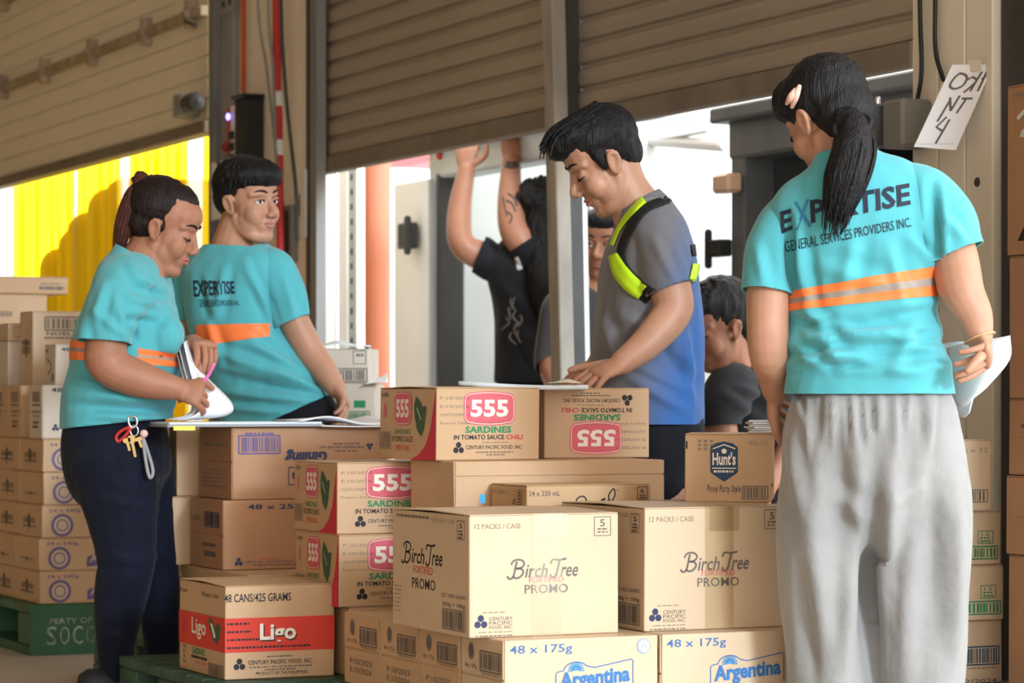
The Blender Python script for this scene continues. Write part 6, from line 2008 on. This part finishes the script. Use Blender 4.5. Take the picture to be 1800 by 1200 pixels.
# ================================================================== man half hidden behind the post
def man_post():
    Y = 9.75
    L = Vector((P(1050, 700, Y).x, Y, 0))
    root = empty('person', L, 0, 'person in dark shirt half hidden behind the middle post', 'person')
    H = head_matrix(P(1066, 428, Y), -22, 8, 4, 1.02)
    side = Vector((.97, .2, 0)).normalized()
    rings = [(1050, 720, Y, .16, .12), (1052, 640, Y, .155, .115), (1054, 580, Y, .165, .115), (1056, 535, Y, .165, .10), (1060, 510, Y, .10, .075), (1063, 494, Y, .06, .055)]
    bm, bf = bmesh.new(), bmesh.new()
    head_geo(bm, H, 1.02, .98, False)
    b_tube(bm, [H @ Vector((0, .02, -.03)), P(1064, 490, Y), P(1058, 520, Y)], [.055, .054, .062], n=14)
    torso_tube(bm, rings, side, grow=-.014)
    for xs, hn in (((980, 545, 975, 600, 972, 652, 988, 690), 1), ((1128, 545, 1140, 600, 1142, 650, 1120, 690), -1)):
        b_tube(bm, [P(xs[0], xs[1], Y), P(xs[2], xs[3], Y), P(xs[4], xs[5], Y - .02), P(xs[6], xs[7], Y - .18)], [.055, .052, .046, .03], n=14)
        hand_geo(bm, bf, P(xs[6], xs[7], Y - .18), P(xs[6] + 10 * hn, xs[7] + 15, Y - .25), Vector((0, .2, -1)), (20, 20, 15), 1.0, hn)
    for x in (1020, 1080):
        b_tube(bm, [P(x, 730, Y), P(x, 900, Y), P(x, 1055, Y)], [.07, .055, .036], n=14)
    finish_body(bm, bf, root, L, SK1, .006, H)
    face_parts(root, H, 1.02, L, SK1, True, 'black_hair', (.4, .16, .13))
    bm = bmesh.new()
    b_ell(bm, (0, .022, .050), (.085, .098, .086), mtx=H); b_ell(bm, (0, -.02, .080), (.072, .074, .046), mtx=H)
    hair_obj(bm, root, L, HAIRB, .006, 2, .003, 33)
    bm = bmesh.new()
    torso_tube(bm, rings, side, grow=.005)
    b = garment(bm, [([P(1000, 530, Y), P(985, 545, Y), P(976, 590, Y), P(972, 625, Y), P(971, 645, Y - .01), P(975, 670, Y - .05)], [.06, .068, .064, .061, .06, .06], (0, 0, 0)),
                     ([P(1108, 530, Y), P(1124, 545, Y), P(1136, 590, Y), P(1141, 625, Y), P(1142, 645, Y - .01), P(1138, 670, Y - .05)], [.06, .068, .064, .061, .06, .06], (0, 0, 0))],
                .009, [(P(1062, 504, Y), Vector((0, -.2, 1)), .09)], [], .006, 8, 5)
    shell(b, 'shirt', cloth_mat('charcoal_tee', (0.055, 0.052, 0.050), .85, .2, .1, .2, 30), root, L)
    simple_trousers(root, L, 1050, Y, side, ((1022, Y), (1080, Y)), MATS['black_trousers'], 700, 0)
man_post()

# ================================================================== man bending down by the dark truck
def man_bent():
    Y = 7.9
    L = Vector((P(1340, 700, Y).x, Y, 0))
    root = empty('person', L, 0, 'person with black hair bending low in a charcoal shirt', 'person')
    H = head_matrix(P(1262, 572, Y - .12), -62, 20, 4, .98)
    side = Vector((.80, .55, .22)).normalized()
    rings = [(1400, 850, Y + .25, .15, .12), (1378, 780, Y + .18, .155, .12), (1350, 722, Y + .08, .165, .12), (1328, 688, Y, .165, .105), (1308, 664, Y - .04, .11, .08), (1296, 648, Y - .06, .065, .06)]
    bm, bf = bmesh.new(), bmesh.new()
    head_geo(bm, H, .98, .97, True, 1.0, 1.0)
    b_tube(bm, [H @ Vector((0, .02, -.03)), P(1285, 630, Y - .08), P(1308, 668, Y - .03)], [.055, .054, .062], n=14)
    torso_tube(bm, rings, side, grow=-.014)
    for pts, sd in (([(1276, 690, Y - .14), (1262, 730, Y - .18), (1270, 800, Y - .2), (1250, 860, Y - .3)], 1), ([(1380, 670, Y + .10), (1400, 720, Y + .1), (1390, 790, Y), (1350, 850, Y - .15)], -1)):
        q = [pt(v) for v in pts]
        b_tube(bm, q, [.055, .052, .045, .03], n=14)
        hand_geo(bm, bf, q[-1], q[-1] + (q[-1] - q[-2]).normalized() * .09, Vector((0, .2, -1)), (20, 20, 15), 1.0, sd)
    for x, yy in ((1395, Y + .2), (1440, Y + .35)):
        b_tube(bm, [P(x, 850, yy), P(x - 10, 1000, yy - .1), P(x, 1160, yy)], [.08, .06, .036], n=14)
    finish_body(bm, bf, root, L, SK3, .0055, H)
    face_parts(root, H, .98, L, SK3, False, 'black_hair', (.3, .11, .09))
    bm = bmesh.new()
    b_ell(bm, (0, .024, .050), (.086, .100, .086), mtx=H); b_ell(bm, (0, -.022, .078), (.074, .078, .046), mtx=H); b_ell(bm, (0, .058, -.004), (.070, .056, .070), mtx=H)
    hair_obj(bm, root, L, HAIRB, .0055, 2, .004, 43)
    bm = bmesh.new()
    torso_tube(bm, rings, side, grow=.006)
    b = garment(bm, [([P(1305, 676, Y - .06), P(1288, 684, Y - .12), P(1268, 715, Y - .17), P(1263, 738, Y - .18), P(1263, 750, Y - .185), P(1266, 780, Y - .19)], [.062, .072, .066, .062, .062, .062], (0, 0, 0)),
                     ([P(1352, 668, Y + .05), P(1372, 668, Y + .09), P(1394, 695, Y + .1), P(1400, 720, Y + .1), P(1400, 735, Y + .09), P(1396, 765, Y + .05)], [.062, .072, .066, .062, .062, .062], (0, 0, 0))],
                .008, [(P(1300, 654, Y - .055), Vector((-.5, 0, 1)), .09)], [(1270, 690, 1340, 740, 10, .007), (1290, 680, 1360, 700, 8, .006)], .006, 8, 9, amp_k=1.3)
    shell(b, 'shirt', cloth_mat('dark_charcoal_tee', (0.020, 0.022, 0.026), .85, .2, .1, .2, 30), root, L)
    bm = bmesh.new()
    torso_tube(bm, [(1395, 830, Y + .23, .14, .115), (1412, 880, Y + .28, .145, .12), (1415, 920, Y + .28, .13, .1)], side)
    for x, yy in ((1395, Y + .2), (1440, Y + .35)):
        b_tube(bm, [P(x, 880, yy), P(x - 10, 1010, yy - .1), P(x, 1160, yy)], [.09, .07, .055], n=16)
    b = remesh(bm, .010, 3)
    shell(b, 'trousers', MATS['black_trousers'], root, L, 0)
    for x, yy in ((1395, Y + .2), (1440, Y + .35)):
        q = P(x, 0, yy); q.z = 0
        shoe(root, L, q + Vector((.05, .02, 0)), q + Vector((-.17, -.06, 0)), M('shoe_dark', (.03, .03, .035), .6))
man_bent()
# ================================================================== papers
PAPER = M('white_paper', (0.80, 0.80, 0.83), .6)
PAPER2 = M('cool_paper', (0.66, 0.72, 0.78), .6)
def sheet(name, label, rows, mat, group=None, thick=.0012, cat='paper', parent=None):
    """a curved sheet through a grid of world points"""
    c = rows[len(rows) // 2][0]
    L = Vector(c) if parent is None else Vector(parent.location)
    rr = [catmull(r, 5) for r in rows]
    cols = [catmull([r[i] for r in rr], 5) for i in range(len(rr[0]))]
    bm = bmesh.new()
    V = [[bm.verts.new(p - L) for p in col] for col in cols]
    for i in range(len(V) - 1):
        for j in range(len(V[0]) - 1):
            bm.faces.new((V[i][j], V[i + 1][j], V[i + 1][j + 1], V[i][j + 1]))
    o = obj(name, bm, mat, parent, True)
    if parent is None:
        o.location = L
        tag(o, label, cat, group)
    sm = o.modifiers.new('thickness', 'SOLIDIFY'); sm.thickness = thick
    return o

# documents on the upside-down brown carton
zt = .6905
gc = Vector((-.685, 6.95, 0))
def gp_(u, v, z=0): return Vector((gc.x - u * sA + v * cA, gc.y + u * cA + v * sA, zt + z))
fo = empty('document_folder', gp_(.1, .0), 0, 'grey document folder overhanging the upside-down brown carton', 'folder')
o0 = Vector(fo.location)
bm = bmesh.new()
b_box(bm, -.17, .235, .0, .24, 0, .006, .001, mtx=Matrix.Rotation(ANG, 4, 'Z'))
for v in bm.verts: v.co += gp_(-.02, .0) - o0
obj('cover', bm, M('folder_board', (.30, .30, .33), .5), fo)
bm = bmesh.new()
b_box(bm, -.165, .230, .003, .235, .006, .012, .0015, mtx=Matrix.Rotation(ANG, 4, 'Z'))
for v in bm.verts: v.co += gp_(-.02, .0) - o0
obj('page_block', bm, PAPER2, fo)
bm = bmesh.new()
b_box(bm, -.155, -.10, -.001, .0005, -.008, .003, mtx=Matrix.Rotation(ANG, 4, 'Z'))
for v in bm.verts: v.co += gp_(-.02, .0) - o0
obj('yellow_label', bm, M('sticky_yellow', (.75, .66, .12), .6), fo)
sheet('paper_sheet', 'loose white sheets with a lifted corner on the upside-down brown carton', [[gp_(-.025, .17, .016), gp_(-.02, .25, .026), gp_(-.02, .34, .008), gp_(-.015, .43, .012)],
      [gp_(.06, .16, .018), gp_(.06, .25, .020), gp_(.06, .34, .010), gp_(.06, .42, .018)], [gp_(.17, .17, .016), gp_(.17, .25, .016), gp_(.17, .34, .012), gp_(.17, .42, .026)]], PAPER, thick=.004)
sheet('paper_sheet', 'second loose sheet lying flat beneath the lifted ones', [[gp_(-.03, .225, .003), gp_(-.03, .32, .001), gp_(-.03, .415, .002)], [gp_(.16, .235, .004), gp_(.16, .32, .002), gp_(.16, .415, .003)]], PAPER, thick=.003)
# sheets the woman leafs through: upright bundle curling over to the right
ym = 7.0
cl_ = empty('held_papers', P(350, 735, ym), 0, 'bundle of white sheets curled up in the hands of the profiled woman', 'paper')
for k, (dx, dy, mt) in enumerate(((0, 0, PAPER), (-10, .02, PAPER), (-16, .035, PAPER2))):
    sheet('page', None, [[P(328 + dx, 597 - dx * .3, ym + .10 + dy), P(352 + dx, 650, ym + .06 + dy), P(405 + dx * .3, 705, ym + .02 + dy), P(402 + dx, 728, ym + .01 + dy), P(352 + dx, 737 - k, ym + dy)],
                         [P(322 + dx, 602, ym - .0 + dy), P(336 + dx, 660, ym - .03 + dy), P(352 + dx, 712, ym - .06 + dy), P(340 + dx, 730, ym - .07 + dy), P(310 + dx, 738 - k, ym - .08 + dy)]], mt, parent=cl_)
pn = empty('pen', P(366, 655, 6.96), 0, 'pink pen in the hand of the profiled woman', 'pen')
pl_ = Vector(pn.location)
obj('barrel', tube_bm([P(376, 640, 6.95) - pl_, P(366, 660, 6.955) - pl_, P(352, 676, 6.96) - pl_], .0042, n=10), M('pen_pink', (.85, .18, .50), .35), pn, True)
obj('pen_tip', tube_bm([P(352, 676, 6.96) - pl_, P(346, 682, 6.962) - pl_], [.0035, .001], n=8), m_silver, pn, True)
# folder and sheet on the sardine cartons
tz = .7860
def tp_(x, Y, z=0): return Vector(((x - 900) * Y / F, Y, tz + z))
sheet('paper_sheet', 'thick pale blue sheaf lying across the two upper sardine cartons', [[tp_(806, 6.50, .014), tp_(850, 6.47, .010), tp_(940, 6.47, .004), tp_(1034, 6.46, .004)],
      [tp_(812, 6.62, .012), tp_(855, 6.60, .010), tp_(945, 6.60, .005), tp_(1030, 6.60, .006)]], PAPER2, thick=.010)
sheet('paper_sheet', 'cream sheet curling up under the reading hand', [[tp_(962, 6.52, .010), tp_(990, 6.52, .012), tp_(1020, 6.52, .010)], [tp_(975, 6.62, .010), tp_(996, 6.62, .020), tp_(1020, 6.62, .012)]], M('cream_paper', (.82, .74, .58), .6))
# slips under the left hand of the ponytailed woman
hz = .6865
def hp_(x, Y, z=0): return Vector(((x - 900) * Y / F, Y, hz + z))
sl = empty('receipt_pad', hp_(1345, 6.05), 0, 'thick pad of white receipts on the tomato sauce carton', 'paper')
for k in range(6):
    bm = bmesh.new()
    b_box(bm, -.034, .036, -.05, .06, .0045 * k + .001, .0045 * k + .0048, .0008, mtx=Matrix.Rotation(.06 * ((k * 7) % 5 - 2), 4, 'Z'))
    obj('slip', bm, PAPER if k % 2 == 0 else PAPER2, sl)
# sheets in the right hand of the ponytailed woman
sheet('paper_sheet', 'large white sheets in the right hand of the ponytailed woman', [[P(1664, 612, 5.86), P(1700, 602, 5.80), P(1745, 596, 5.76), P(1776, 590, 5.74)],
      [P(1668, 660, 5.83), P(1702, 655, 5.77), P(1740, 640, 5.73), P(1775, 632, 5.72)], [P(1672, 700, 5.82), P(1690, 715, 5.78), P(1712, 700, 5.75), P(1735, 680, 5.74)]], PAPER, thick=.002)
sheet('paper_sheet', 'second white sheet hanging behind the hip of the ponytailed woman', [[P(1655, 605, 5.90), P(1690, 600, 5.86), P(1720, 608, 5.84)], [P(1660, 680, 5.89), P(1692, 690, 5.85), P(1715, 680, 5.83)], [P(1664, 725, 5.89), P(1692, 734, 5.85), P(1705, 725, 5.83)]], PAPER2, thick=.002)
# loose sheets on the grey cartons
zg = CH + (700 - 612) * 8.6 / F
def sg_(x, Y, z): return Vector(((x - 900) * Y / F, Y, zg + z))
sheet('paper_sheet', 'crumpled white sheets on the grey cartons behind the young man', [[sg_(560, 8.58, .004), sg_(590, 8.58, .014), sg_(610, 8.57, .010), sg_(652, 8.56, .008)], [sg_(558, 8.72, .008), sg_(592, 8.72, .026), sg_(606, 8.72, .022), sg_(650, 8.72, .004)]], PAPER, thick=.004)
sheet('paper_sheet', 'folded white sheet jutting out from the grey cartons', [[P(640, 675, 8.56), P(662, 671, 8.55), P(682, 672, 8.54)], [P(640, 672, 8.70), P(664, 664, 8.68), P(680, 656, 8.66)]], PAPER, thick=.002)
# scraps between the cartons
tag(obj('tape_scrap', box_bm(-.006, .006, -.001, .001, 0, .018), M('tape_blue', (.05, .30, .55), .5), loc=P(848, 884, 6.0)), 'small blue scrap of tape behind the front milk carton', 'scrap')
